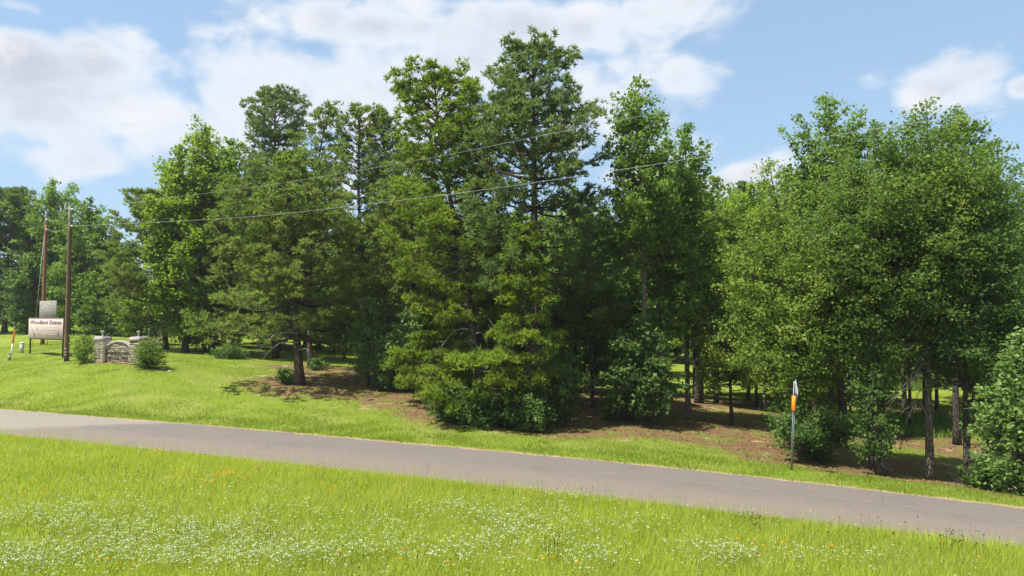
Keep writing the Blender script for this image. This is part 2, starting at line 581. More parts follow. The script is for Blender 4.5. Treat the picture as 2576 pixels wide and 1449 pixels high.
# --- left group
tr('pine', 'pine with a bare lower trunk standing behind the holly bush of the entrance wall', 420, 66, [(411, 760), (408, 620), (392, 472)], 800, [(0, 95), (.25, 105), (.55, 85), (.8, 62), (1, 15)], PN, r0=.24, dens=1.25, asym=(-.3, 0))
tr('leaf', 'bright yellow-green sweetgum with a pointed top in the left group', 470, 64, [(465, 700), (455, 500), (450, 366)], 830, [(0, 62), (.25, 98), (.6, 92), (.85, 52), (1, 14)], 'gum_leaves_bright', r0=.22, n=74, el=(20, 60))
tr('leaf', 'taller sweetgum with ragged twin tops behind the bright pointed one', 535, 68, [(535, 700), (530, 480), (520, 316)], 780, [(0, 80), (.4, 115), (.7, 108), (.9, 70), (1, 30)], 'gum_leaves_bright', r0=.28, n=84, el=(20, 60))
tr('leaf', 'third sweetgum of the left group, its rounded top level with the ragged twin tops', 588, 67, [(588, 700), (584, 500), (578, 352)], 780, [(0, 80), (.4, 95), (.7, 86), (.9, 58), (1, 24)], 'gum_leaves', r0=.22, n=64, el=(20, 60))
tr('leaf', 'small light green layered tree under the pine behind the holly bush', 356, 73, [(356, 790), (352, 715)], 838, [(0, 48), (.4, 58), (.8, 34), (1, 8)], 'gum_leaves_bright', r0=.1, n=26, el=(0, 25))
tr('leaf', 'dark shaded tree with a thick stem beside the wire fence post', 515, 67, [(515, 800), (515, 690)], 860, [(0, 48), (.5, 62), (1, 25)], 'shade_leaves', r0=.22, n=30)
tr('pine', 'tall pine with a ball-shaped tuft of needles at its top, left of centre', 695, 66, [(692, 640), (690, 420), (694, 226)], 640, [(0, 105), (.35, 100), (.55, 60), (.75, 78), (.92, 60), (1, 25)], PD, r0=.26, dens=1.0)
tr('pine', 'low wide-skirted pine nearest the left lawn with a bare grey butt', 757, 48, [(744, 800), (735, 600), (722, 372)], 850, [(0, 190), (.14, 205), (.35, 180), (.6, 135), (.82, 72), (1, 14)], PN, r0=.31, dens=1.15)
tr('pine', 'slim pine close behind the wide-skirted one, its trunk straight and dark', 782, 57, [(780, 650), (800, 400), (828, 264)], 690, [(0, 90), (.4, 90), (.7, 72), (.9, 45), (1, 14)], PN, r0=.2, dens=.8)
tr('pine', 'pine with open boughs and sky showing round its upper trunk', 918, 55, [(916, 700), (902, 480), (906, 256)], 760, [(0, 115), (.2, 100), (.4, 60), (.6, 78), (.8, 70), (.93, 42), (1, 12)], PN, r0=.22, dens=.75)
tr('pine', 'pine half hidden left of the leaning one', 975, 56, [(975, 600), (962, 268)], 760, [(0, 85), (.4, 85), (.75, 62), (1, 14)], PD, r0=.22, dens=.9)
tr('pine', 'shorter pine filling the gap behind the pale saplings', 1045, 51, [(1040, 640), (1034, 345)], 860, [(0, 90), (.3, 115), (.65, 90), (1, 15)], PN, r0=.2, dens=.95)
tr('pine', 'lean young pine behind the tall sweetgum pair of the left group', 602, 63, [(602, 640), (612, 440)], 830, [(0, 85), (.4, 88), (.75, 58), (1, 14)], PN, r0=.18, dens=.95)
tr('leaf', 'silvery pale green sapling at the edge of the pine straw', 928, 48.5, [(930, 860), (924, 757)], 945, [(0, 38), (.3, 58), (.7, 42), (1, 8)], 'gum_leaves_pale', r0=.1, n=34, leaf=.15, el=(0, 45))
tr('leaf', 'second pale sapling with sparser leaves right of the silvery one', 1010, 47.5, [(1018, 860), (1042, 778)], 960, [(0, 40), (.4, 62), (.8, 40), (1, 12)], 'gum_leaves_pale', r0=.08, n=26, leaf=.15, el=(0, 45))
# --- centre
tr('pine', 'tall pine leaning left with a crooked reddish trunk in the middle', 1212, 43, [(1192, 820), (1150, 580), (1106, 330), (1092, 160)], 800, [(0, 140), (.2, 175), (.42, 150), (.55, 95), (.72, 112), (.88, 84), (1, 22)], PF, r0=.27, dens=1.0)
tr('pine', 'thin pine poking up between the leaning pine and the tallest pine', 1180, 50, [(1192, 700), (1186, 450), (1180, 188)], 560, [(0, 60), (.4, 55), (.75, 42), (1, 10)], PD, r0=.17, dens=.75)
tr('pine', 'tallest pine of all, a broad grey-green crown over one straight trunk', 1352, 41, [(1346, 700), (1343, 350), (1340, 100)], 720, [(0, 190), (.15, 200), (.3, 150), (.45, 185), (.6, 160), (.75, 128), (.87, 82), (.95, 62), (1, 24)], PD, r0=.36, dens=1.05)
tr('pine', 'bright yellow-green young pine in front of the tallest pine', 1335, 38, [(1324, 800), (1308, 548)], 940, [(0, 72), (.3, 82), (.55, 60), (.8, 48), (1, 12)], PF, r0=.13, dens=1.1)
tr('pine', 'low spreading young pine over the dark bushes in the middle', 1228, 37.5, [(1215, 950), (1190, 880)], 985, [(0, 150), (.4, 135), (.8, 85), (1, 35)], PF, r0=.1, dens=1.3)
tr('pine', 'young pine with drooping bright boughs right of the pale saplings', 1085, 42.5, [(1080, 920), (1082, 822)], 965, [(0, 78), (.4, 78), (.8, 45), (1, 15)], PF, r0=.1, dens=1.3)
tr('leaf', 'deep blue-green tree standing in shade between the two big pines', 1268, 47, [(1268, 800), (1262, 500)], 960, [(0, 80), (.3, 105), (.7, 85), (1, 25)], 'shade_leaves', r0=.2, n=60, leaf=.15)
tr('leaf', 'leafy tree behind the tallest pine with its trunk in the open wood', 1448, 56, [(1448, 800), (1446, 470)], 860, [(0, 80), (.4, 110), (.75, 90), (1, 30)], 'gum_leaves', r0=.16, n=52)
tr('leaf', 'slim dark-trunked tree right of the central bushes', 1490, 46, [(1487, 820), (1480, 560)], 850, [(0, 70), (.4, 90), (.8, 60), (1, 15)], 'gum_leaves', r0=.14, n=40)
tr('leaf', 'tall open sweetgum with a pale mottled trunk and a narrow ragged top', 1634, 41, [(1622, 860), (1618, 640), (1610, 430), (1598, 208)], 640, [(0, 80), (.2, 115), (.45, 105), (.6, 88), (.8, 76), (.93, 56), (1, 30)], 'gum_leaves', r0=.18, n=74, fill=.75, bark='grey_bark', el=(20, 60))
tr('leaf', 'tree with a forked limb sweeping right of the narrow ragged top', 1650, 44, [(1655, 800), (1680, 600), (1722, 322)], 700, [(0, 80), (.3, 98), (.6, 88), (.85, 72), (1, 30)], 'gum_leaves', r0=.17, n=66, fill=.75, bark='grey_bark', el=(15, 60))
tr('leaf', 'dark layered young tree around the foot of the pale mottled trunk', 1612, 39.5, [(1610, 930), (1604, 800)], 1045, [(0, 75), (.35, 95), (.75, 72), (1, 20)], 'shade_leaves', r0=.07, n=46, el=(-5, 20))
tr('leaf', 'feathery green tree low between two thin trunks right of the central bushes', 1548, 50, [(1548, 860), (1540, 660)], 960, [(0, 75), (.4, 85), (.8, 55), (1, 15)], 'shade_leaves', r0=.1, n=42, el=(0, 30))
tr('leaf', 'tree with a pale lower trunk at the start of the open glade', 1729, 42.5, [(1728, 880), (1730, 760), (1745, 500)], 840, [(0, 75), (.4, 92), (.75, 62), (1, 15)], 'gum_leaves', r0=.17, n=48, bark='grey_bark')
tr('leaf', 'dark twin-stemmed tree just behind the pale lower trunk', 1752, 53, [(1756, 860), (1775, 540)], 860, [(0, 70), (.4, 85), (.8, 50), (1, 12)], 'gum_leaves_bright', r0=.2, n=42, twin=1)
tr('leaf', 'small round-headed tree alone in the middle of the glade', 1838, 41.5, [(1836, 930), (1830, 700)], 965, [(0, 80), (.3, 98), (.7, 78), (1, 20)], 'elm_leaves', r0=.12, n=56, leaf=.10)
tr('leaf', 'light feathery elm left of the orange-plated road sign', 2025, 34.5, [(2008, 950), (1995, 760), (1962, 560), (1935, 415)], 985, [(0, 95), (.2, 160), (.45, 170), (.66, 135), (.8, 75), (.92, 42), (1, 16)], 'elm_leaves', r0=.2, n=120, leaf=.095, el=(10, 50))
tr('leaf', 'tall scraggly tree with separate leafy arms against the blue sky', 2118, 46, [(2104, 760), (2092, 440), (2086, 242)], 560, [(0, 80), (.3, 125), (.6, 135), (.8, 100), (.92, 62), (1, 25)], 'gum_leaves', r0=.24, n=52, fill=.75, bark='dark_bark', el=(20, 55))
tr('leaf', 'airy light tree with thin top twigs against the white cloud left of the elm', 1800, 55, [(1798, 800), (1806, 448)], 760, [(0, 75), (.3, 98), (.6, 85), (.85, 58), (1, 20)], 'elm_leaves', r0=.15, n=60, fill=.85)
tr('leaf', 'broad mid-green tree closing the dip in the tree tops behind the elm', 1880, 60, [(1882, 800), (1886, 468)], 800, [(0, 80), (.35, 108), (.7, 90), (.9, 62), (1, 25)], 'gum_leaves_bright', r0=.16, n=74)
tr('leaf', 'slim tree reaching up between the forked sweetgum and the dip in the tree tops', 1745, 57, [(1746, 760), (1750, 440)], 720, [(0, 70), (.35, 85), (.7, 62), (1, 18)], 'gum_leaves_bright', r0=.14, n=46, fill=.85)
# --- right
tr('leaf', 'big dark oak with a wide dome-shaped crown on the right', 2216, 32, [(2212, 900), (2222, 600), (2245, 318)], 895, [(0, 100), (.25, 180), (.55, 200), (.8, 165), (.95, 100), (1, 55)], 'oak_leaves', r0=.19, n=150, leaf=.095, bark='grey_bark')
tr('leaf', 'second stem close behind the big oak with a crown to its left', 2188, 33.2, [(2180, 900), (2168, 680), (2150, 450)], 830, [(0, 85), (.4, 120), (.8, 90), (1, 30)], 'oak_leaves', r0=.16, n=70, leaf=.1, bark='grey_bark')
tr('leaf', 'straight bare-trunked tree between the big oak and the right-hand oak', 2330, 31.5, [(2334, 900), (2345, 640), (2330, 254)], 770, [(0, 95), (.3, 125), (.6, 135), (.8, 95), (.93, 60), (1, 25)], 'oak_leaves', r0=.17, n=110, leaf=.1, bark='grey_bark')
tr('leaf', 'pale-leaved tree whose top shows above and behind the right oaks', 2400, 43, [(2400, 800), (2405, 500), (2408, 276)], 620, [(0, 80), (.4, 95), (.75, 75), (.92, 45), (1, 18)], 'gum_leaves', r0=.2, n=56, el=(20, 60))
tr('leaf', 'oak with a dark forked butt beside the bright bush at the right edge', 2425, 31, [(2430, 960), (2455, 700), (2478, 410)], 950, [(0, 110), (.35, 150), (.7, 125), (.9, 80), (1, 35)], 'shade_leaves', r0=.15, n=110, leaf=.1, bark='dark_bark')
tr('leaf', 'tall tree cut by the picture edge behind the bright bush', 2548, 38, [(2545, 860), (2520, 560), (2508, 350)], 900, [(0, 85), (.4, 105), (.75, 78), (1, 18)], 'oak_leaves', r0=.2, n=80, leaf=.11, bark='dark_bark')
tr('leaf', 'bright star-leaved sweetgum bush at the right edge by the road', 2560, 28, [(2560, 1000), (2570, 838)], 1235, [(0, 70), (.25, 92), (.6, 78), (.85, 45), (1, 12)], 'gum_leaves_pale', r0=.09, n=80, leaf=.13, el=(5, 50))
tr('leaf', 'leafy sapling wrapped round the foot of the big oak', 2196, 31.3, [(2196, 1020), (2198, 868)], 1150, [(0, 45), (.4, 56), (.8, 42), (1, 10)], 'shade_leaves', r0=.05, n=34, leaf=.1)
tr('leaf', 'round dark sapling just behind the orange-plated road sign', 2008, 32.4, [(2008, 1080), (2004, 1035)], 1108, [(0, 45), (.4, 70), (.8, 50), (1, 15)], 'shade_leaves', r0=.06, n=36, leaf=.1, rag=1, fill=.85)
tr('leaf', 'dark-stemmed tree behind the light feathery elm', 2045, 44, [(2050, 860), (2060, 600)], 900, [(0, 75), (.4, 95), (.8, 62), (1, 15)], 'elm_leaves', r0=.15, n=56, bark='dark_bark')
tr('leaf', 'dim tree in the glade left of the light feathery elm', 1900, 56, [(1900, 860), (1895, 660)], 940, [(0, 70), (.4, 90), (.8, 55), (1, 15)], 'gum_leaves', r0=.13, n=46)
tr('leaf', 'tree at the far end of the glade beside the pond reeds', 1805, 64, [(1806, 880), (1812, 640)], 930, [(0, 60), (.4, 75), (.8, 50), (1, 12)], 'shade_leaves', r0=.22, n=40)
tr('leaf', 'mid-depth tree seen past the big oak over the sunny clearing', 2270, 58, [(2270, 820), (2268, 560)], 900, [(0, 80), (.4, 95), (.8, 60), (1, 15)], 'gum_leaves', r0=.18, n=46)
tr('leaf', 'shady tree behind the right-hand oak deep in the wood', 2480, 50, [(2480, 860), (2478, 600)], 980, [(0, 80), (.4, 100), (.8, 66), (1, 15)], 'shade_leaves', r0=.16, n=54)
for q in T:
    q['base'] = ground_at(q['bx'], q['D'])

# litter zones under the trees: needle straw and leaves on the ground
TB = np.array([[q['base'][0], q['base'][1]] for q in T if q['D'] < 60 and q['bx'] > 560])


def litter(x, y):
    d2 = (x[..., None] - TB[:, 0]) ** 2 + (y[..., None] - TB[:, 1]) ** 2
    v = np.exp(-d2 / (3.6 ** 2)).sum(-1)
    s, t = st(x, y)
    v = v * np.clip((t - 3.0 + 1.3 * np.clip((-s - 10) / 8, 0, 1) - 0.9 * np.sin(s * 0.7) - 0.5 * np.sin(s * 2.1)) / 4.0, 0, 1)
    return np.clip(v * 1.3, 0, 1)


la = g_me.attributes.new('litter', 'FLOAT', 'POINT')
lv = np.zeros(GX.shape)
near = (np.abs(GX) < 70) & (GY > 8) & (GY < 100)
lv[near] = litter(GX[near], GY[near])
la.data.foreach_set('value', lv.ravel().astype(np.float32))


def dot_axis(t, axis, off):
    g = t.n('ShaderNodeNewGeometry')
    d = t.n('ShaderNodeVectorMath', operation='DOT_PRODUCT')
    t.l(g.outputs['Position'], d.inputs[0])
    d.inputs[1].default_value = (float(axis[0]), float(axis[1]), 0)
    return t.math('SUBTRACT', d.outputs['Value'], float(off))


gm = bpy.data.materials.new('ground_cover')
gm.use_nodes = True
t = NT(gm.node_tree)
out = t.n('ShaderNodeOutputMaterial')
b = t.n('ShaderNodeBsdfPrincipled')
t.l(b.outputs[0], out.inputs[0])
geo = t.n('ShaderNodeNewGeometry')
P = geo.outputs['Position']
lit = t.n('ShaderNodeAttribute', attribute_name='litter').outputs['Fac']
nA = t.noise(P, 0.35, 4, 0.6)
nB = t.noise(P, 3.0, 5, 0.65)
nC = t.noise(P, 22.0, 4, 0.7)
tt = dot_axis(t, RN, O2 @ RN)
grass = t.mix(t.ramp(nC, 0.3, 0.7), (0.105, 0.160, 0.014), (0.198, 0.258, 0.032))
grass = t.mix(t.math('MULTIPLY', t.ramp(nA, 0.42, 0.66), 0.5), grass, (0.24, 0.24, 0.07))
straw = t.mix(t.ramp(nC, 0.3, 0.7), (0.105, 0.058, 0.032), (0.235, 0.145, 0.080))
straw = t.mix(t.ramp(t.noise(P, 1.1, 4, 0.6), 0.46, 0.62), straw, (0.13, 0.155, 0.03))
lm = t.ramp(t.math('ADD', lit, t.math('MULTIPLY', t.math('SUBTRACT', nB, 0.5), 1.6)), 0.18, 0.85)
col = t.mix(lm, grass, straw)
# worn clay spots in front of the pines
bare = t.math('MULTIPLY', t.ramp(t.noise(P, 0.8, 3, 0.5), 0.60, 0.70), t.ramp(lit, 0.02, 0.3))
col = t.mix(t.math('MULTIPLY', bare, 0.75), col, (0.40, 0.28, 0.18))
# dry grass and grit along the asphalt edges
e1 = t.math('MULTIPLY', t.ramp(tt, 0.55, 0.1), t.ramp(tt, -0.6, -0.1))
col = t.mix(t.math('MULTIPLY', e1, t.ramp(nB, 0.15, 0.5)), col, (0.36, 0.27, 0.15))
t.l(col, b.inputs['Base Color'])
b.inputs['Roughness'].default_value = 0.95
b.inputs['Specular IOR Level'].default_value = 0.05
bp = t.n('ShaderNodeBump')
bp.inputs['Distance'].default_value = 0.08
t.l(t.math('ADD', nC, nB), bp.inputs['Height'])
t.l(bp.outputs[0], b.inputs['Normal'])
tag(link('ground', g_me, gm), kind='structure', label='grassy ground with pine straw under the trees')

# road sheet
rs = np.arange(-75, 110, 0.5)
rng = np.random.default_rng(3)
jit = np.cumsum(rng.standard_normal(len(rs))) * 0.02
jit = (jit - np.convolve(jit, np.ones(41) / 41, 'same')) + rng.standard_normal(len(rs)) * 0.06
cross = np.linspace(0, 1, 9)
rv = []
for i, s_ in enumerate(rs):
    for c in cross:
        tcoord = (0.0 + jit[i]) * (1 - c) + (-ROAD_W - jit[(i * 7) % len(rs)]) * c
        X, Y = from_st(s_, tcoord)
        rv.append([X, Y, float(road_z(s_)) + 0.012 + 0.05 * (1 - (2 * c - 1) ** 2)])
k = len(cross)
ii = (np.arange(len(rs) - 1)[:, None] * k + np.arange(k - 1)[None]).ravel()
r_me = mesh('road', rv, [np.stack([ii, ii + 1, ii + 1 + k, ii + k], 1)], smooth=True)
rm = bpy.data.materials.new('old_asphalt')
rm.use_nodes = True
t = NT(rm.node_tree)
out = t.n('ShaderNodeOutputMaterial')
b = t.n('ShaderNodeBsdfPrincipled')
t.l(b.outputs[0], out.inputs[0])
geo = t.n('ShaderNodeNewGeometry')
P = geo.outputs['Position']
ts = dot_axis(t, RD2, O2 @ RD2)
tt = dot_axis(t, RN, O2 @ RN)
cv = t.n('ShaderNodeCombineXYZ')
t.l(t.math('MULTIPLY', ts, 0.12), cv.inputs[0])
t.l(tt, cv.inputs[1])
streak = t.noise(cv.outputs[0], 1.6, 5, 0.6)
grit = t.noise(P, 16.0, 5, 0.8)
blot = t.noise(P, 0.5, 4, 0.6)
col = t.mix(t.ramp(grit, 0.25, 0.75), (0.086, 0.074, 0.066), (0.160, 0.140, 0.126))
col = t.mix(t.math('MULTIPLY', t.ramp(streak, 0.4, 0.7), 0.5), col, (0.139, 0.119, 0.105))
col = t.mix(t.math('MULTIPLY', t.ramp(blot, 0.5, 0.7), 0.3), col, (0.10, 0.086, 0.083))
dust = t.ramp(tt, -2.4, -4.2)
col = t.mix(t.math('MULTIPLY', dust, 0.45), col, (0.164, 0.136, 0.108))
apron = t.ramp(t.math('ADD', ts, t.math('ADD', t.math('MULTIPLY', tt, 1.1), t.math('MULTIPLY', blot, 2.5))), 19.2, 21.0)
col = t.mix(t.math('MULTIPLY', apron, 0.85), col, (0.197, 0.175, 0.144))
vor = t.n('ShaderNodeTexVoronoi', feature='DISTANCE_TO_EDGE')
t.l(P, vor.inputs['Vector'])
vor.inputs['Scale'].default_value = 0.55
crk = t.math('MULTIPLY', t.ramp(vor.outputs['Distance'], 0.012, 0.0), t.ramp(blot, 0.45, 0.6))
col = t.mix(t.math('MULTIPLY', crk, 0.7), col, (0.07, 0.06, 0.055))
t.l(col, b.inputs['Base Color'])
b.inputs['Roughness'].default_value = 0.85
b.inputs['Specular IOR Level'].default_value = 0.2
bp = t.n('ShaderNodeBump')
bp.inputs['Distance'].default_value = 0.012
t.l(grit, bp.inputs['Height'])
t.l(bp.outputs[0], b.inputs['Normal'])
tag(link('road', r_me, rm), kind='structure', label='old grey asphalt road sloping down to the right')

# worn yellow centre line
lm_ = bpy.data.materials.new('worn_yellow_paint')
lm_.use_nodes = True
t = NT(lm_.node_tree)
out = t.n('ShaderNodeOutputMaterial')
b = t.n('ShaderNodeBsdfPrincipled')
geo = t.n('ShaderNodeNewGeometry')
nz = t.noise(geo.outputs['Position'], 14.0, 4, 0.7)
t.l(t.mix(t.ramp(nz, 0.38, 0.62), (0.125, 0.108, 0.095), (0.20, 0.16, 0.075)), b.inputs['Base Color'])
b.inputs['Roughness'].default_value = 0.85
t.l(b.outputs[0], out.inputs[0])
lv_ = []
ls = np.arange(-70, -4, 0.5)
for s_ in ls:
    for tc_ in (-2.05, -2.13):
        X, Y = from_st(s_, tc_)
        c = -tc_ / ROAD_W
        lv_.append([X, Y, float(road_z(s_)) + 0.016 + 0.05 * (1 - (2 * c - 1) ** 2)])
ii = np.arange(len(ls) - 1) * 2
tag(link('road_line', mesh('road_line', lv_, [np.stack([ii, ii + 1, ii + 3, ii + 2], 1)]), lm_), kind='structure', label='worn yellow line painted on the asphalt')

# pond behind the glade
pond_c = px(1830, 945, 92)
th = np.linspace(0, 2 * math.pi, 48, endpoint=False)
rr = 1 + 0.12 * np.sin(3 * th) + 0.08 * np.sin(5 * th + 1)
pv = np.stack([pond_c[0] + 17 * rr * np.cos(th), pond_c[1] + 5.0 * rr * np.sin(th), np.full(48, -1.42)], 1)
pv = np.vstack([pv, [pond_c[0], pond_c[1], -1.42]])
pm = plain('pond_water', (0.10, 0.105, 0.075), 0.12, 0.2, 2.0)
tag(link('pond', mesh('pond', pv, [np.array([[48, q, (q + 1) % 48] for q in range(48)])]), pm), kind='structure', label='still pond behind the glade')


# ------------------------------------------------------------------ trees
def catmull(pts, n):
    pts = np.asarray(pts, float)
    d = np.concatenate([[0], np.cumsum(np.linalg.norm(np.diff(pts, axis=0), axis=1))])
    u = np.linspace(0, d[-1], n)
    P_ = np.vstack([2 * pts[0] - pts[1], pts, 2 * pts[-1] - pts[-2]])
    outp = []
    for x in u:
        i = min(max(np.searchsorted(d, x, 'right') - 1, 0), len(pts) - 2)
        f = (x - d[i]) / max(d[i + 1] - d[i], 1e-6)
        p0, p1, p2, p3 = P_[i], P_[i + 1], P_[i + 2], P_[i + 3]
        outp.append(0.5 * ((2 * p1) + (-p0 + p2) * f + (2 * p0 - 5 * p1 + 4 * p2 - p3) * f * f + (-p0 + 3 * p1 - 3 * p2 + p3) * f ** 3))
    return np.array(outp)


def tuft_mesh(rng, c, d, size, var, n=12):
    """needle bunches: n thin triangles fanned round each direction"""
    m = len(c)
    r = unit(rng.standard_normal((m, n, 3)))
    dirs = unit(d[:, None] * 0.75 + r)
    L = size[:, None] * rng.uniform(0.7, 1.15, (m, n))
    perp = unit(np.cross(dirs, unit(rng.standard_normal((m, n, 3)))))
    wd = L * 0.145
    b0 = c[:, None] + dirs * L[..., None] * 0.06
    v = np.stack([b0 - perp * wd[..., None], b0 + perp * wd[..., None], c[:, None] + dirs * L[..., None]], 2).reshape(-1, 3)
    f = np.arange(m * n * 3).reshape(-1, 3)
    va = np.repeat(var, n) + rng.uniform(-.14, .14, m * n)
    return v, f, np.clip(va, 0, 1)


def leaf_mesh(rng, c, size, var, upb=0.9, aspect=0.75):
    m = len(c)
    nrm = unit(rng.standard_normal((m, 3)) + np.array([0, 0, upb]))
    a = unit(np.cross(nrm, unit(rng.standard_normal((m, 3)))))
    bb = np.cross(nrm, a)
    L = (size * np.clip(np.exp(rng.normal(0, .30, m)), .5, 1.7))[:, None]
    cup = nrm * L * 0.12
    v = np.stack([c - a * L * .5, c + bb * L * .5 * aspect + cup, c + a * L * .5, c - bb * L * .5 * aspect + cup], 1).reshape(-1, 3)
    return v, np.arange(m * 4).reshape(-1, 4), np.clip(var + rng.uniform(-.16, .16, m), 0, 1)


def trunk_geo(g, pts, r0, rtop, rng, k=9, flare=True):
    n = len(pts)
    f = np.linspace(0, 1, n)
    rad = r0 * (1 - f) ** 0.85 + rtop * f
    if flare: rad = rad * (1 + 0.45 * np.exp(-f * n * 0.9))
    g.tube(pts, rad, k, lump=0.035, rng=rng)


def trunk_points(q):
    b0 = q['base']
    pts = [b0 + np.array([0, 0, -0.25])] + [px(x, y, q['D']) for (x, y) in q['pts']]
    return catmull(pts, 18)


def on_trunk(tp, z):
    return np.array([np.interp(z, tp[:, 2], tp[:, a]) for a in range(3)])


def pine_tree(q, seed):
    rng = np.random.default_rng(seed)
    D = q['D']
    M = D / F
    tp = trunk_points(q)
    tp[:, 2] = q['base'][2] + (tp[:, 2] - q['base'][2]) * (1 - .55 / (tp[-1][2] - q['base'][2]))
    top = tp[-1][2]
    cb = px(q['pts'][-1][0], q['cb'], D)[2]
    r0 = q.get('r0', .2)
    g = Geo()
    trunk_geo(g, tp, r0, 0.03, rng)
    limbs = Geo()
    dens = q.get('dens', 1.0)
    asx, asy = q.get('asym', (0, 0))
    fx, fr = zip(*q['prof'])
    tc_, td_, ts_, tv_ = [], [], [], []
    s0, s1, sr = [], [], []
    Hc = top - cb
    nwh = max(4, int(Hc / 0.62))

    def pad(c, r, nn, out, bv):
        """a cushion of needle tufts at a branch end"""
        o = rng.standard_normal((nn, 3))
        o = unit(o) * (rng.random((nn, 1)) ** .5) * np.array([r, r, r * .55])
        for w_ in o:
            tc_.append(c + w_)
            td_.append(out * .35 + w_ / r * .6 + np.array([0, 0, .75]))
            ts_.append(rng.uniform(.25, .37))
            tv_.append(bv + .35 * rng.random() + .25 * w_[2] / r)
    for wi in range(nwh + 1):
        f = min(1, max(0, (wi + rng.uniform(-.5, .5)) / nwh)) ** .88
        z = cb + Hc * f * 0.97
        p = on_trunk(tp, z)
        Rm = np.interp(f, fx, fr) * M
        nb = int(round(rng.uniform(3.4, 5.4) * (dens ** .5) * (1 + .35 * f))) if Rm > .5 else 4
        a0 = rng.uniform(0, 6.28)
        for bi in range(nb):
            azm = a0 + bi * 6.283 / nb + rng.uniform(-.5, .5)
            L = Rm * rng.choice([rng.uniform(.4, .75), rng.uniform(.75, 1.08), rng.uniform(.9, 1.2)])
            L *= 1 + asx * math.cos(azm) + asy * math.sin(azm)
            L = max(L, .25)
            elv = math.radians(-10 + 62 * f ** 1.2 + rng.uniform(-16, 16))
            hd = np.array([math.cos(azm), math.sin(azm), 0])
            u = np.linspace(0, 1, 6)
            side = np.array([-hd[1], hd[0], 0]) * rng.uniform(-.25, .25) * L
            bp_ = p + hd * (L * u)[:, None] + side * (u ** 2)[:, None]
            bp_[:, 2] += math.tan(elv) * L * u * .8 + 0.22 * L * u ** 2.4 - 0.12 * L * np.sin(u * 3.1) * (1 - f)
            zmax = top + .05
            bp_[:, 2] = np.minimum(bp_[:, 2], zmax - .25 * (1 - u))
            rb = 0.012 + 0.018 * L * (0.8 + .4 * rng.random())
            limbs.tube(bp_, np.linspace(rb, 0.010, 6), 4, cap=False)
            bvar = rng.uniform(.0, .55)
            pr_ = float(np.clip(.17 * L + .12, .16, .42))
            pad(bp_[-1], pr_, int(7 * dens) + 3, hd, bvar + .1)
            nsub = int(np.clip(L * 2.4 * dens, 1, 8))
            for k_ in range(nsub):
                t_ = 0.34 + .62 * (k_ + rng.random()) / nsub
                a_ = np.array([np.interp(t_, u, bp_[:, c]) for c in range(3)])
                sgn = 1 if k_ % 2 else -1
                ang = azm + sgn * rng.uniform(.45, 1.2)
                sl = (.22 + .34 * (1 - t_)) * L * rng.uniform(.6, 1.1) + .12
                dv = unit(np.array([math.cos(ang), math.sin(ang), rng.uniform(-.1, .6)]))
                e = a_ + dv * sl
                s0.append(a_); s1.append(e); sr.append(.008 + .005 * sl)
                sv_ = bvar + rng.uniform(-.1, .2)
                pad(e, pr_ * rng.uniform(.7, 1.1), int(rng.integers(5, 9) * min(1.15, dens)), dv, sv_)
                if sl > .75: pad(a_ + dv * sl * .5, pr_ * .7, 4, dv, sv_ - .1)
    pad(tp[-1] - np.array([0, 0, .15]), .3, 12, np.array([0, 0, 1.0]), .3)
    # a few dead stubs below the crown
    for k_ in range(7):
        z = cb - rng.random() * max(0.5, (cb - q['base'][2]) * .6)
        p = on_trunk(tp, z)
        a = rng.uniform(0, 6.28)
        L = rng.uniform(.4, 1.5)
        e = p + np.array([math.cos(a) * L, math.sin(a) * L, rng.uniform(-.2, .3) * L])
        s0.append(p); s1.append(e); sr.append(.016)
    limbs.sticks(np.array(s0), np.array(s1), np.array(sr), np.array(sr) * .4)
    v, f3, va = tuft_mesh(rng, np.array(tc_), unit(np.array(td_)), np.array(ts_), np.array(tv_), q.get('needles', 8 if D < 70 else 7))
    return g, limbs, (v, [f3], va)


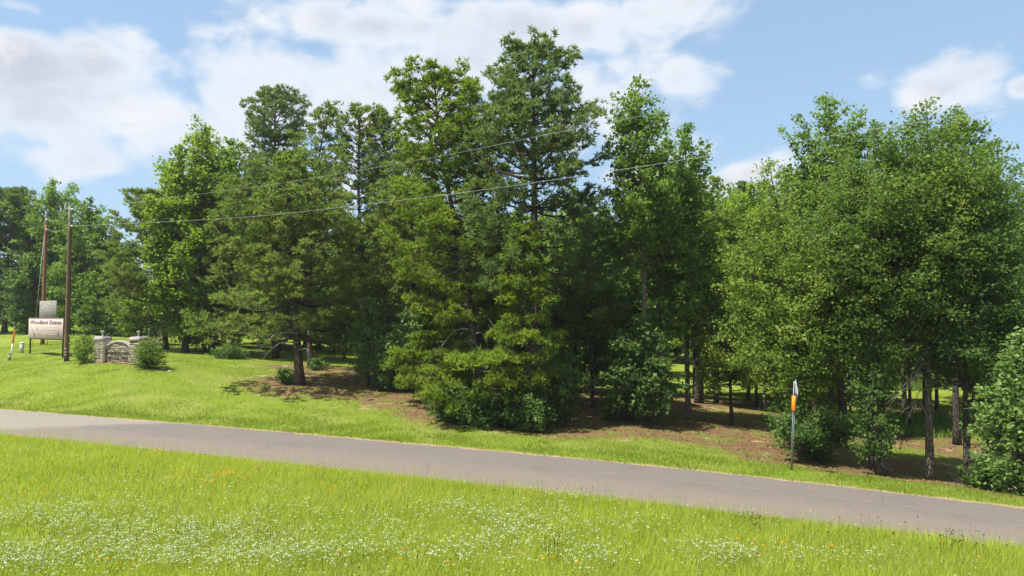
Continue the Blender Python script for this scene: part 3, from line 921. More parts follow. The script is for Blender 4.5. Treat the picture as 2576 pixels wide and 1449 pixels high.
def leaf_tree(q, seed):
    rng = np.random.default_rng(seed)
    D = q['D']
    M = D / F
    tp = trunk_points(q)
    top = tp[-1][2]
    cb = px(q['pts'][-1][0], q['cb'], D)[2]
    g = Geo()
    r0 = q.get('r0', .15)
    trunk_geo(g, tp, r0, 0.015, rng)
    if q.get('twin'):
        tp2 = tp + np.array([0.45, 0.5, 0])[None] * np.linspace(1, .1, len(tp))[:, None]
        trunk_geo(g, tp2, r0 * .85, .02, rng)
    limbs = Geo()
    fx, fr = zip(*q['prof'])
    fill = q.get('fill', 1.0)
    lsz = q['leaf'] * 1.32 if 'leaf' in q else (0.20 if D < 60 else 0.27)
    e_lo, e_hi = q.get('el', (8, 55))
    cls = min(1.0, max(f_ for f_ in [r_ for _, r_ in q['prof']]) * M / 1.1)
    n = q.get('n', 40)
    Hc = top - cb
    s0, s1, sr = [], [], []
    lc, lvv, = [], []
    # limbs spread evenly in crown volume: heights weighted by the radius there
    fs = np.linspace(0, 1, 200)
    wts = np.interp(fs, fx, fr) ** 1.2 + 6
    cdf = np.cumsum(wts) / wts.sum()
    for i in range(n):
        f = float(np.interp((i + rng.random()) / n, cdf, fs))
        Rm = np.interp(f, fx, fr) * M
        azm = i * 2.39996 + rng.uniform(-.5, .5)
        L = Rm * (rng.uniform(.62, 1.12) if not q.get('rag') else rng.uniform(.3, 1.45))
        elv = math.radians(e_lo + (e_hi - e_lo) * f + rng.uniform(-14, 14))
        ztip = cb + Hc * f
        hd = np.array([math.cos(azm), math.sin(azm), 0])
        zst = max(ztip - math.tan(elv) * L, q['base'][2] + .25 * (cb - q['base'][2]))
        zst = min(zst, top - .05)
        p = on_trunk(tp, zst)
        ax = on_trunk(tp, min(ztip, top))
        tip = np.array([ax[0] + hd[0] * L, ax[1] + hd[1] * L, ztip + rng.uniform(-.1, .1) + (rng.uniform(-.12, .3) * Hc if q.get('rag') else 0)])
        u = np.linspace(0, 1, 6)
        mid = np.array([0, 0, 1]) * (-0.12 * np.linalg.norm(tip - p)) + np.array([-hd[1], hd[0], 0]) * rng.uniform(-.15, .15) * L
        bp_ = p + (tip - p) * u[:, None] + mid * np.sin(u * math.pi)[:, None]
        rb = min(r0 * .55, 0.012 + 0.016 * L)
        limbs.tube(bp_, np.linspace(rb, 0.008, 6), 4, cap=False)
        bl = np.linalg.norm(tip - p)
        nsub = int(np.clip(bl * 3.0, 3, 11))
        bvar = rng.uniform(.0, .85)
        for k_ in range(nsub):
            t_ = 0.30 + .70 * (k_ + rng.random()) / nsub
            a_ = np.array([np.interp(t_, u, bp_[:, c]) for c in range(3)])
            dv = unit((tip - p) / bl * .7 + rng.standard_normal(3) * .75 + np.array([0, 0, .1]))
            sl = (.22 + .35 * (1 - t_)) * min(bl, 2.6) * rng.uniform(.6, 1.15) + .12
            e = a_ + dv * sl
            s0.append(a_); s1.append(e); sr.append(.006 + .004 * sl)
            ncl = max(2, int(sl / .22))
            svar = bvar + rng.uniform(-.15, .15)
            for j in range(ncl):
                if rng.random() > fill: continue
                cpt = a_ + dv * sl * (j + 1) / ncl
                nl = int(rng.integers(8, 15)) + (3 if lsz < .16 else 0)
                pts = cpt + rng.standard_normal((nl, 3)) * np.array([.20, .20, .12]) * (1.0 if lsz < .24 else 1.5) * cls
                lc.append(pts)
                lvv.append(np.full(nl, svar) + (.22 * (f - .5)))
    limbs.sticks(np.array(s0), np.array(s1), np.array(sr), np.array(sr) * .35)
    for k_ in range(int(8 + Hc * 2.2)):      # sprays along the upper stem
        zt_ = top - Hc * .42 * rng.random() ** 1.3
        cpt = on_trunk(tp, zt_) + rng.standard_normal(3) * np.array([.22, .22, .08]) * cls
        lc.append(cpt + rng.standard_normal((14, 3)) * np.array([.17, .17, .14]) * cls)
        lvv.append(np.full(14, rng.uniform(.3, .8)))
    lc = np.vstack(lc)
    lvv = np.concatenate(lvv)
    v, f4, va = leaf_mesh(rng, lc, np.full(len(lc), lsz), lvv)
    return g, limbs, (v, [f4], va)


def finish_tree(q, parts, name, group):
    g, limbs, (v, fc, va) = parts
    base = q['base']
    root = thing(name, q['label'], 'tree', base, group=group)
    off = -base
    bmat = MATS[q.get('bark', 'pine_bark' if q['kind'] == 'pine' else 'dark_bark')]
    for geo_ in (g, limbs):
        geo_.v = [x + off for x in geo_.v]
    g.build('trunk', bmat, root, smooth=True)
    lo = limbs.build('limb', bmat, root, smooth=False)
    lo['kind'] = 'stuff'
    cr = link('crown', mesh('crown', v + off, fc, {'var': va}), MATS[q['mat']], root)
    cr['kind'] = 'stuff'
    return root


roots = []
for i, q in enumerate(T):
    if q['kind'] == 'pine':
        roots.append(finish_tree(q, pine_tree(q, 100 + i), 'pine_tree', 'pines of the wood edge' if q['D'] < 80 else 'trees beyond the far lawn'))
    else:
        roots.append(finish_tree(q, leaf_tree(q, 300 + i), 'broadleaf_tree', 'broadleaf trees of the wood edge' if q['D'] < 80 else 'trees beyond the far lawn'))

# deep wood: copies of four dim trees standing behind the front rows
protos = []
for i, (h, r, mat, el) in enumerate(((11, 2.6, 'shade_leaves', (0, 45)), (13, 2.9, 'gum_leaves', (10, 55)), (9, 2.7, 'gum_leaves', (0, 40)), (14, 2.5, 'shade_leaves', (10, 55)), (13, 2.3, 'gum_leaves', (10, 50)))):
    D = 70.0
    y0 = 900
    base = px(1288, y0, D)
    q = dict(kind='leaf', D=D, base=base, pts=[(1292, y0 - h * .5 * F / D), (1288, y0 - h * F / D)], cb=y0 - h * (.13 if i < 4 else .5) * F / D,
             prof=[(0, r * .75 * F / D), (.3, r * F / D), (.7, r * .8 * F / D), (1, r * .2 * F / D)], mat=mat, r0=.16 if i < 4 else .12, n=44, leaf=.2, el=el,
             label='dim broadleaf tree standing deep in the wood behind the front row')
    rt = finish_tree(q, leaf_tree(q, 700 + i), 'wood_tree', 'trees deep in the wood')
    protos.append((rt, h))
rng = np.random.default_rng(9)
deep = []
for row, (Da, Db, step) in enumerate(((62, 72, 95), (76, 88, 80), (96, 112, 75), (118, 132, 55))):
    for x in np.arange(560 if row < 3 else -150, 2760, step):
        if row == 0 and (1690 < x < 1900 or x < 760 or 2200 < x < 2420): continue
        if row == 1 and (1740 < x < 1850): continue
        xx = x + rng.uniform(-30, 30)
        ytop = {0: 560, 1: 500, 2: 500, 3: 640}[row] + rng.uniform(-40, 70)
        if xx < 640 and row < 3: ytop = max(ytop, 560)
        if 820 < xx < 920: ytop = max(ytop, 590)
        if 1500 < xx < 2700: ytop += 30
        if 1740 < xx < 2030: ytop = rng.uniform(470, 560) - 30
        deep.append((xx, rng.uniform(Da, Db), ytop))
for x in np.arange(1395, 2640, 46):      # slim high-crowned trees, trunks showing
    if 1700 < x < 1880: continue
    deep.append((x + rng.uniform(-20, 20), rng.uniform(45, 60), -rng.uniform(590, 720)))
for x in np.arange(1400, 1690, 100):      # low understory, leaving the glade and the sunny clearing open
    if 1690 < x < 1900 or 2230 < x < 2420: continue
    deep.append((x + rng.uniform(-18, 18), rng.uniform(50, 61), rng.uniform(790, 890)))
used = [False] * 5
WHERE = {'slim': 'slim high-crowned tree with a bare thin trunk in the shade of the right-hand wood',
         'left': 'dim tree in the far wood closing the view behind the left tree line',
         'pines': 'dim tree deep in the wood behind the pines',
         'right': 'dim tree deep in the wood behind the right-hand oaks and elm',
         'low': 'low bushy understory tree standing in the shade among the right-hand trunks'}
for (xx, D, yt) in deep:
    b0 = ground_at(xx, D)
    hgt = px(xx, yt, D)[2] - b0[2]
    k_ = 4 if yt < 0 else int(rng.integers(0, 4))
    if yt < 0: yt = -yt
    hgt = px(xx, yt, D)[2] - b0[2]
    rt, h = protos[k_]
    if used[k_]:
        n_ = rt.copy()
        C.objects.link(n_)
        for ch in list(rt.children):
            c_ = ch.copy()
            C.objects.link(c_)
            c_.parent = n_
        rt = n_
    used[k_] = True
    sc_ = hgt / h
    wh = 'slim' if k_ == 4 else 'low' if yt > 780 else ('left' if xx < 560 else ('pines' if xx < 1560 else 'right'))
    rt['label'] = WHERE[wh]
    rt.location = [float(c) for c in b0]
    rt.scale = (max(sc_ * rng.uniform(.9, 1.15), .95 if D > 61 else .45), max(sc_ * rng.uniform(.9, 1.15), .95 if D > 61 else .45), sc_)
    rt.rotation_euler = (0, 0, rng.uniform(0, 6.28))

# ------------------------------------------------------------------ shrubs
SHRUBS = [  # label, x, D, top y, base radius px, material, n, leaf
    ('dense holly bush hiding the right pier of the stone entrance wall', 372, 49.6, 862, 30, 'oak_leaves', 60, .085, 'holly_bush'),
    ('loose yellowing shrub between the taller pole and the stone wall', 212, 52.4, 846, 27, 'elm_leaves', 34, .08, 'garden_shrub'),
    ('low shrub left of the grey butt of the wide-skirted pine', 718, 48.2, 930, 22, 'shade_leaves', 20, .1, 'shrub'),
    ('small shrub at the foot of the slim dark pine', 795, 56, 906, 20, 'shade_leaves', 18, .1, 'shrub'),
    ('dark bush right below the silvery sapling', 975, 47.2, 880, 38, 'shade_leaves', 42, .1, 'shrub'),
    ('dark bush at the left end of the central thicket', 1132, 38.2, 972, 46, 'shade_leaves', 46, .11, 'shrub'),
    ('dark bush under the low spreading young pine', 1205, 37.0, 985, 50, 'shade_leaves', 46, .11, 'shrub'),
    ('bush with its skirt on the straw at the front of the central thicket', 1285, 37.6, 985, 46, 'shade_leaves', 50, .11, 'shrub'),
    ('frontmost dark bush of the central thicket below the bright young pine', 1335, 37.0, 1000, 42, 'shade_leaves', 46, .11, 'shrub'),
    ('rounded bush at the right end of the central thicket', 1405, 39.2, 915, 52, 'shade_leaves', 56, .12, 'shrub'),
    ('thin dark shrub between the thicket and the pale mottled trunk', 1560, 41.0, 985, 42, 'shade_leaves', 30, .11, 'shrub'),
    ('low weedy bush at the foot of the light feathery elm', 2045, 34.2, 1112, 36, 'shade_leaves', 26, .1, 'shrub'),
    ('shady bush behind the dark-stemmed tree right of the road sign', 2075, 39, 1040, 50, 'shade_leaves', 36, .11, 'shrub'),
    ('bush left of the forked dark trunk of the wide-skirted pine', 580, 60, 872, 34, 'shade_leaves', 26, .12, 'shrub'),
    ('scrub at the edge of the far lawn under the layered light tree', 300, 84, 806, 34, 'gum_leaves', 24, .15, 'shrub'),
    ('roadside weeds and scrub at the right edge beneath the bright bush', 2470, 29.4, 1175, 30, 'shade_leaves', 22, .09, 'shrub'),
]
for i, (lab, x, D, yt, rpx, mat, n, lsz, nm) in enumerate(SHRUBS):
    b0 = ground_at(x, D)
    ytop = px(x, yt, D)
    hh = ytop[2] - b0[2]
    yb = yt + hh * F / D
    q = dict(kind='leaf', D=D, base=b0, pts=[(x + 2, yt + (yb - yt) * .5), (x, yt)], cb=yb - (yb - yt) * .06,
             prof=[(0, rpx * .7), (.35, rpx), (.7, rpx * .85), (1, rpx * .3)], mat=mat, r0=.035, n=n, leaf=lsz, el=(5, 60), label=lab, rag=1, fill=.85)
    parts = leaf_tree(q, 900 + i)
    g, limbs, (v, fc, va) = parts
    root = thing(nm, lab, 'shrub', b0, group='shrubs under the trees' if nm == 'shrub' else 'shrubs beside the entrance wall')
    rg = np.random.default_rng(i)
    for k_ in range(9):     # several stems from the ground
        a = rg.uniform(0, 6.28)
        e = b0 + np.array([math.cos(a), math.sin(a), 0]) * rpx * D / F * rg.uniform(.3, .8) + np.array([0, 0, hh * rg.uniform(.5, .95)])
        g.tube(catmull([b0 + np.array([math.cos(a) * .12, math.sin(a) * .12, -.1]), (b0 + e) / 2 + rg.standard_normal(3) * .05, e], 5), np.linspace(.022, .008, 5), 4, cap=False)
    for geo_ in (g, limbs):
        geo_.v = [c - b0 for c in geo_.v]
    g.build('stem', MATS['grey_bark'], root, smooth=True)
    limbs.build('twig', MATS['grey_bark'], root)['kind'] = 'stuff'
    link('foliage', mesh('foliage', v - b0, fc, {'var': va}), MATS[mat], root)['kind'] = 'stuff'


# ------------------------------------------------------------------ grass and flowers
def blades(rng, x, y, hmin, hmax, wid, lean, seg=1):
    """upright single-triangle blades on the terrain"""
    n = len(x)
    z = H(x, y)
    hgt = rng.uniform(hmin, hmax, n)
    a = rng.uniform(0, 6.283, n)
    la_ = rng.uniform(0, 6.283, n)
    ln = hgt * lean * rng.random(n) ** .7
    wv = wid * rng.uniform(.6, 1.4, n)
    c = np.stack([x, y, z - 0.01], 1)
    side = np.stack([np.cos(a), np.sin(a), np.zeros(n)], 1) * wv[:, None]
    tip = c + np.stack([np.cos(la_) * ln, np.sin(la_) * ln, hgt], 1)
    v = np.stack([c - side, c + side, tip], 1).reshape(-1, 3)
    return v, np.arange(n * 3).reshape(-1, 3)


def patchy(x, y, s):
    return np.sin(x * s + 2.1 * np.sin(y * s * .7 + 1)) * np.sin(y * s * 1.3 + 1.7 * np.sin(x * s * .6 + 2))


def in_view(x, y, pad=1.08):
    return (np.abs(x) < 0.7314 * y * pad + 1.0)


rng = np.random.default_rng(21)
# meadow between the camera and the road
N = 520000
s_ = rng.uniform(-34, 34, N)
t_ = rng.uniform(-ROAD_W - 17.5, -ROAD_W - 0.02, N)
X, Y = from_st(s_, t_)
ok = in_view(X, Y) & (Y > 12.5)
X, Y, s_, t_ = X[ok], Y[ok], s_[ok], t_[ok]
pt = patchy(X, Y, .55) * .5 + patchy(X, Y, 1.9) * .5
edge = np.clip((-t_ - ROAD_W) / 1.0, 0, 1)
hsc = (0.62 + .25 * pt) * (.45 + .55 * edge)
v, f = blades(rng, X, Y, .16, .42, .0085, .55)
zc = np.repeat(H(X, Y), 3)
v[:, 2] = zc + (v[:, 2] - zc) * np.repeat(hsc + .15, 3)
va = np.clip(.42 + .5 * pt + rng.uniform(-.3, .3, len(X)), 0, .86)
va = np.where(rng.random(len(X)) < .05 + .16 * np.clip(patchy(X + 3, Y, .8), 0, 1), 1.0, va)
m1 = mesh('meadow_grass', v, [f], {'var': va})
tag(link('meadow_grass', m1, MATS['meadow_blades']), label='tall yellow-green meadow grass in the foreground', cat='grass', kind='stuff')
print('meadow', len(X))
# taller pale seed stalks along the road edge
N = 9000
s_ = rng.uniform(-30, 32, N)
t_ = -ROAD_W - rng.random(N) ** 1.5 * 5
X, Y = from_st(s_, t_)
v, f = blades(rng, X, Y, .4, .75, .0042, .4)
tag(link('seed_stalk', mesh('seed_stalk', v, [f], {'var': rng.uniform(.55, 1.0, N)}), MATS['meadow_blades']), label='thin pale seed stalks standing along the near road edge', cat='grass', kind='stuff')

# mown verge and lawn beyond the road
N = 720000
s_ = rng.uniform(-40, 60, N)
t_ = rng.random(N) ** 1.35 * 42 + rng.uniform(.03, .42, N)
X, Y = from_st(s_, t_)
ok = in_view(X, Y)
X, Y, s_, t_ = X[ok], Y[ok], s_[ok], t_[ok]
lit_ = litter(X, Y)
ok = rng.random(len(X)) < np.clip(1.05 - lit_ * 1.1, 0.09, 1) * np.clip(.55 + .6 * patchy(X, Y, 1.1), .35, 1)
X, Y, t_, lit_ = X[ok], Y[ok], t_[ok], lit_[ok]
pt = patchy(X, Y, .45) * .5 + patchy(X, Y, 1.7) * .5
v, f = blades(rng, X, Y, .06, .15, .011, .6)
zc = np.repeat(H(X, Y), 3)
v[:, 2] = zc + (v[:, 2] - zc) * np.repeat((.8 + .3 * pt) * (1 + .7 * np.exp(-((t_ - 2.0) / 1.4) ** 2)), 3)
va = np.clip(.5 + .35 * pt + rng.uniform(-.3, .3, len(X)), 0, .86)
va = np.where(rng.random(len(X)) < .05, 1.0, va)
tag(link('lawn_grass', mesh('lawn_grass', v, [f], {'var': va}), MATS['lawn_blades']), label='short bright green grass of the verge and lawn', cat='grass', kind='stuff')
print('lawn', len(X))

# fallen leaves and needles under the right-hand trees and pines
N = 32000
s_ = rng.uniform(-36, 26, N)
t_ = rng.uniform(3, 22, N)
X, Y = from_st(s_, t_)
ok = in_view(X, Y)
X, Y = X[ok], Y[ok]
ok = rng.random(len(X)) < litter(X, Y)
X, Y = X[ok], Y[ok]
v, f, va = leaf_mesh(rng, np.stack([X, Y, H(X, Y) + .015], 1), np.full(len(X), .085), rng.random(len(X)), upb=4)
tag(link('leaf_litter', mesh('leaf_litter', v, [f], {'var': va}), MATS['fallen_litter']), label='brown fallen leaves and pine straw on the ground under the trees', cat='litter', kind='stuff')

# white wildflowers in drifts, orange blanket flowers and dark seed heads
DRIFT = [(120, 1300, 300, 34, 1.0), (300, 1270, 120, 16, .5), (80, 1400, 200, 40, 1.0), (480, 1330, 260, 30, 1.0), (600, 1390, 260, 40, .9), (330, 1370, 220, 40, .8),
         (720, 1290, 140, 24, .5), (830, 1390, 200, 40, .6), (1130, 1275, 90, 22, .8), (1260, 1300, 160, 32, .9), (1330, 1350, 160, 40, .8), (1160, 1400, 160, 40, .7),
         (960, 1330, 120, 40, .5), (1480, 1410, 120, 30, .7), (1760, 1395, 80, 20, .7), (1850, 1415, 90, 26, .9), (1400, 1260, 160, 16, .4), (560, 1240, 90, 14, .3), (60, 1130, 60, 8, .5), (180, 1150, 70, 10, .4),
         (700, 1240, 40, 14, .6), (260, 1210, 140, 14, .4), (450, 1205, 120, 12, .35), (1600, 1330, 160, 30, .3), (2000, 1420, 300, 24, .3)]
fc_, fsz = [], []
for (cx, cyy, rx, ry, wt) in DRIFT:
    n = int(rx * ry * wt * .042)
    xs = cx + rng.standard_normal(n) * rx * .55
    ys = cyy + rng.standard_normal(n) * ry * .6
    for x_, y_ in zip(xs, ys):
        # meet the ground plane of the meadow
        D = 20.0
        for _ in range(6):
            p = px(x_, y_, D)
            zt = float(road_z(st(p[0], p[1])[0])) + .3
            D = (CAMZ - zt) * F / max(y_ - HZ, 60) if y_ > HZ + 60 else 30
        p = px(x_, y_, D)
        s1_, t1_ = st(p[0], p[1])
        if t1_ > -ROAD_W - .5 or p[1] < 12: continue
        fc_.append((p[0], p[1]))
fc_ = np.array(fc_)
# scattered single plants too
N = 1300
s_ = rng.uniform(-30, 30, N); t_ = rng.uniform(-ROAD_W - 15, -ROAD_W - 1, N)
X, Y = from_st(s_, t_)
fc_ = np.vstack([fc_, np.stack([X, Y], 1)])
fc_ = np.repeat(fc_, 2, axis=0) + rng.standard_normal((len(fc_) * 2, 2)) * .09
zf = H(fc_[:, 0], fc_[:, 1]) + rng.uniform(.26, .46, len(fc_))
heads = np.stack([fc_[:, 0], fc_[:, 1], zf], 1)
fl = []
hc = np.repeat(heads, 4, axis=0) + rng.standard_normal((len(heads) * 4, 3)) * np.array([.02, .02, .007])
v, f, va = leaf_mesh(rng, hc, np.full(len(hc), .022), rng.uniform(.1, 1, len(hc)), upb=2.2, aspect=.9)
tag(link('white_wildflower', mesh('white_wildflower', v, [f], {'var': va}), MATS['white_petals']), label='drifts of small white flower heads in the meadow', cat='wildflowers', kind='stuff')
ste = Geo()
ste.sticks(np.stack([heads[:, 0], heads[:, 1], heads[:, 2] - .3], 1), heads, .003, .002)
sm = ste.mesh('flower_stem', attrs={'var': rng.uniform(.3, .8, len(heads) * 3)})
tag(link('flower_stem', sm, MATS['meadow_blades']), label='thin green stems under the white meadow flowers', cat='wildflowers', kind='stuff')
print('flowers', len(heads))


def meadow_hit(x_, y_):
    D = 20.0
    for _ in range(6):
        p = px(x_, y_, D)
        D = (CAMZ - float(road_z(st(p[0], p[1])[0])) - .35) * F / (y_ - HZ)
    p = px(x_, y_, D)
    return p[:2]


oc = []
for (cx, cyy, rx, ry, n) in ((570, 1195, 40, 16, 34), (520, 1215, 25, 8, 8), (75, 1240, 45, 16, 9), (400, 1135, 10, 6, 5), (380, 1145, 30, 10, 6), (830, 1235, 30, 14, 6), (760, 1170, 60, 10, 5),
                             (640, 1180, 10, 5, 4), (1200, 1420, 300, 25, 10), (300, 1420, 60, 12, 6), (2150, 1400, 300, 25, 10), (1700, 1300, 400, 40, 8), (60, 1100, 30, 4, 4), (460, 1185, 40, 10, 5)):
    for _ in range(n):
        oc.append(meadow_hit(cx + rng.standard_normal() * rx * .6, cyy + rng.standard_normal() * ry * .6))
oc = np.array(oc)
oh = np.stack([oc[:, 0], oc[:, 1], H(oc[:, 0], oc[:, 1]) + rng.uniform(.36, .5, len(oc))], 1)
hc = np.repeat(oh, 8, axis=0)
an = np.tile(np.arange(8) * math.pi / 4, len(oh))
hc = hc + np.stack([np.cos(an) * .022, np.sin(an) * .022, np.zeros(len(an))], 1)
v, f, va = leaf_mesh(rng, hc, np.full(len(hc), .034), rng.random(len(hc)), upb=2.0, aspect=.7)
tag(link('orange_wildflower', mesh('orange_wildflower', v, [f], {'var': va}), MATS['orange_petals']), label='scattered orange daisy-like flowers in the meadow', cat='wildflowers', kind='stuff')

sc_ = []
for (cx, cyy, rx, ry, n) in ((2290, 1130, 1, 1, 0), (1390, 1390, 40, 30, 26), (1890, 1335, 40, 14, 34), (2260, 1300, 90, 14, 44), (2460, 1330, 60, 16, 34), (2420, 1390, 60, 20, 40), (700, 1340, 60, 14, 22), (330, 1190, 90, 12, 26), (460, 1330, 40, 14, 18),
                           (1300, 1250, 200, 14, 26), (1000, 1280, 80, 14, 20), (2100, 1360, 300, 30, 40), (880, 1420, 200, 20, 26), (240, 1340, 200, 30, 30)):
    for _ in range(n):
        xx, yy = cx + rng.standard_normal() * rx * .6, cyy + rng.standard_normal() * ry * .6
        if yy < 1100: continue
        pq = meadow_hit(xx, yy)
        if st(pq[0], pq[1])[1] < -ROAD_W - .6: sc_.append(pq)
sc_ = np.array(sc_)
sh = np.stack([sc_[:, 0], sc_[:, 1], H(sc_[:, 0], sc_[:, 1]) + rng.uniform(.36, .6, len(sc_))], 1)
hc = np.repeat(sh, 5, axis=0) + rng.standard_normal((len(sh) * 5, 3)) * .007
v, f, va = leaf_mesh(rng, hc, np.full(len(hc), .024), rng.random(len(hc)), upb=0, aspect=1)
g = Geo()
g.add(v, None, f)
g.sticks(np.stack([sh[:, 0], sh[:, 1], sh[:, 2] - .35], 1), sh, .002, .002)
tag(g.build('seed_head', MATS['seed_heads']), label='dark dry seed heads on thin stalks in the meadow', cat='wildflowers', kind='stuff')

# reeds by the pond and rank bright grass in the clearing
rx_, ry_ = [], []
for (x0, x1, D0, D1, n) in ((1770, 1870, 82, 88, 3600), (1930, 2060, 80, 86, 1200), (2250, 2440, 46, 56, 5200), (2200, 2320, 76, 84, 2200)):
    xs = rng.uniform(x0, x1, n)
    Ds = rng.uniform(D0, D1, n)
    rx_.append((xs - 1288) / F * Ds)
    ry_.append(Ds)
X, Y = np.concatenate(rx_), np.concatenate(ry_)
v, f = blades(rng, X, Y, .6, 1.7, .03, .5)
zc = np.repeat(H(X, Y), 3)
sc2 = np.repeat(np.where(Y < 70, .42, 1.0), 3)
v[:, 2] = zc + (v[:, 2] - zc) * sc2
tag(link('reeds', mesh('reeds', v, [f], {'var': rng.random(len(X))}), MATS['reed_blades']), label='tall bright reeds and rank grass beyond the trees', cat='reeds', kind='stuff')

# ------------------------------------------------------------------ utility poles and wires
plain('pole_wood', (0.115, 0.068, 0.048), 0.9, 0.35, 3.0, 0.01, stretch=(14, 14, .5))
plain('pole_wood_red', (0.19, 0.085, 0.055), 0.9, 0.3, 3.0, 0.01, stretch=(14, 14, .5))
plain('pole_grey_top', (0.26, 0.24, 0.22), 0.9, 0.3, 3.0, 0.01, stretch=(14, 14, .5))
plain('galvanised', (0.34, 0.37, 0.38), 0.5, 0.12, 6.0, metallic=0.15)
plain('porcelain', (0.62, 0.64, 0.64), 0.3, 0.08, 5.0)
plain('aluminium_wire', (0.30, 0.32, 0.33), 0.7, 0.08, 3.0)
plain('yellow_plastic', (0.70, 0.52, 0.02), 0.5, 0.12, 4.0)
plain('orange_plastic', (0.85, 0.16, 0.015), 0.5, 0.08, 5.0)
plain('white_plastic', (0.66, 0.66, 0.66), 0.5, 0.10, 5.0)
plain('grey_plastic', (0.42, 0.42, 0.42), 0.55, 0.10, 5.0)
plain('black_steel', (0.022, 0.026, 0.034), 0.5, 0.3, 6.0)
plain('sign_face', (0.45, 0.355, 0.335), 0.6, 0.05, 1.5)
plain('sign_ink', (0.045, 0.028, 0.028), 0.7, 0.15, 5.0)
plain('sign_ink_pale', (0.24, 0.20, 0.205), 0.7, 0.12, 5.0)
plain('sign_ink_green', (0.33, 0.35, 0.26), 0.7, 0.12, 5.0)
plain('sign_ink_blue', (0.045, 0.22, 0.46), 0.6, 0.2, 9.0)
plain('plywood_grey', (0.20, 0.188, 0.172), 0.95, 0.5, 4.0, 0.004, stretch=(1.0, 1, 6))
plain('sign_metal', (0.20, 0.22, 0.225), 0.55, 0.10, 3.0, metallic=0.1)
plain('orange_sheet', (0.90, 0.20, 0.02), 0.5, 0.05, 3.0)
plain('pale_stake', (0.23, 0.20, 0.17), 0.9, 0.2, 5.0)
plain('fence_green', (0.045, 0.10, 0.085), 0.6, 0.2, 5.0)
plain('slide_teal', (0.015, 0.05, 0.06), 0.4, 0.2, 5.0)
plain('fence_wood', (0.075, 0.062, 0.05), 0.9, 0.3, 5.0, 0.01)
plain('house_brick', (0.34, 0.19, 0.14), 0.9, 0.25, 20.0)
plain('house_roof', (0.22, 0.15, 0.125), 0.9, 0.25, 6.0)
plain('house_trim', (0.68, 0.68, 0.66), 0.6, 0.08, 6.0)
plain('window_glass', (0.04, 0.055, 0.07), 0.08, 0.2, 2.0)
plain('dead_wood', (0.26, 0.23, 0.205), 0.9, 0.25, 6.0)
plain('mortar', (0.45, 0.39, 0.31), 0.95, 0.25, 10.0)


def pole_axis(base, top_px, D):
    return base, px(top_px[0], top_px[1], D)


PA, PB = pole_axis(ground_at(170, 54), (177.5, 520), 54)     # front pole
QA, QB = pole_axis(ground_at(108.5, 69), (117.5, 532), 69)   # rear pole


def along(A, B, z):
    return A + (B - A) * ((z - A[2]) / (B[2] - A[2]))


def pole_thing(A, B, label, mat, r0, r1):
    root = thing('utility_pole', label, 'utility pole', A, group='wooden utility poles')
    d = B - A
    n = 16
    pts = np.array([d * q for q in np.linspace(-0.02, .9, n)])
    Geo().tube(pts, np.linspace(r0, r0 * .1 + r1 * .9, n), 14).build('shaft', MATS[mat], root, smooth=True)
    pts = np.array([d * q for q in np.linspace(.9005, 1, 5)])
    Geo().tube(pts, np.linspace(r0 * .1 + r1 * .9, r1, 5), 14).build('weathered_top', MATS['pole_grey_top'], root, smooth=True)
    Geo().tube([d * 1.0, d * 1.0 + np.array([0, 0, .05])], [r1 * 1.12, r1 * 1.0], 12).build('pole_cap', MATS['galvanised'], root, smooth=True)
    return root


pole_f = pole_thing(PA, PB, 'taller dark brown utility pole standing just right of the map sign', 'pole_wood', .19, .13)
pole_r = pole_thing(QA, QB, 'reddish utility pole rising from behind the grey plywood panel', 'pole_wood_red', .19, .13)


def insulator(root, at, d, long=.34):
    """strain insulator: stack of porcelain sheds along d"""
    A = np.array(root.location)
    d = np.asarray(d) / np.linalg.norm(d)
    g = Geo()
    nn = 13
    u = np.linspace(0, long, nn)
    g.tube(np.array([at - A + d * q for q in u]), np.where(np.arange(nn) % 3 == 1, .065, .032), 8)
    g.build('insulator', MATS['porcelain'], root, smooth=True)
    Geo().box(at - A, (.12, .12, .09), 0, .02).build('bracket', MATS['galvanised'], root)


zf_low = px(180, 569, 54)[2]
zf_top = px(177, 527, 54)[2]
zr_low = px(112, 577, 69)[2]
zr_top = px(116, 552, 69)[2]
END_LOW, END_TOP = px(2576, 265, 24), px(2576, 95, 24)
fl_, ft_ = along(PA, PB, zf_low), along(PA, PB, zf_top)
rl_, rt_ = along(QA, QB, zr_low), along(QA, QB, zr_top)
for p_, tgt in ((fl_, END_LOW), (ft_, END_TOP), (fl_, rl_), (ft_, rt_)):
    insulator(pole_f, p_, tgt - p_)
for p_, tgt in ((rl_, fl_), (rt_, ft_)):
    insulator(pole_r, p_, tgt - p_)
# fuse cutouts and leads near the pole tops
cut = Geo()
for k_ in range(2):
    a = ft_ + (rt_ - ft_) * (.16 + .16 * k_) + np.array([0, 0, .55 - .1 * k_])
    cut.tube([a - PA, a - PA + np.array([-.1, 0, -.28]), a - PA + np.array([-.05, .1, -.55])], [.05, .06, .03], 7)
    cut.tube([a - PA + np.array([-.1, 0, -.28]), ft_ - PA + np.array([0, 0, .1])], [.02, .02], 5)
cut.build('fuse_cutout', MATS['galvanised'], pole_f, smooth=True)
# pale pole numbers tacked to the front pole
for k_, zz in enumerate((877, 886, 893)):
    pz = along(PA, PB, px(170, zz, 54)[2]) - PA
    Geo().box(pz + np.array([.03, -.19, 0]), (.16, .02, .10 if k_ else .14), 0, .01).build('number_tag', MATS['dead_wood'], pole_f)


def wire(label, pts, r, name='power_line', mat='aluminium_wire', group='overhead wires between the poles'):
    pts = np.asarray(pts)
    o = pts[0].copy()
    return tag(Geo().tube(catmull(pts, 60) - o, r, 6).build(name, MATS[mat], None, True, o), label, 'wire', group)


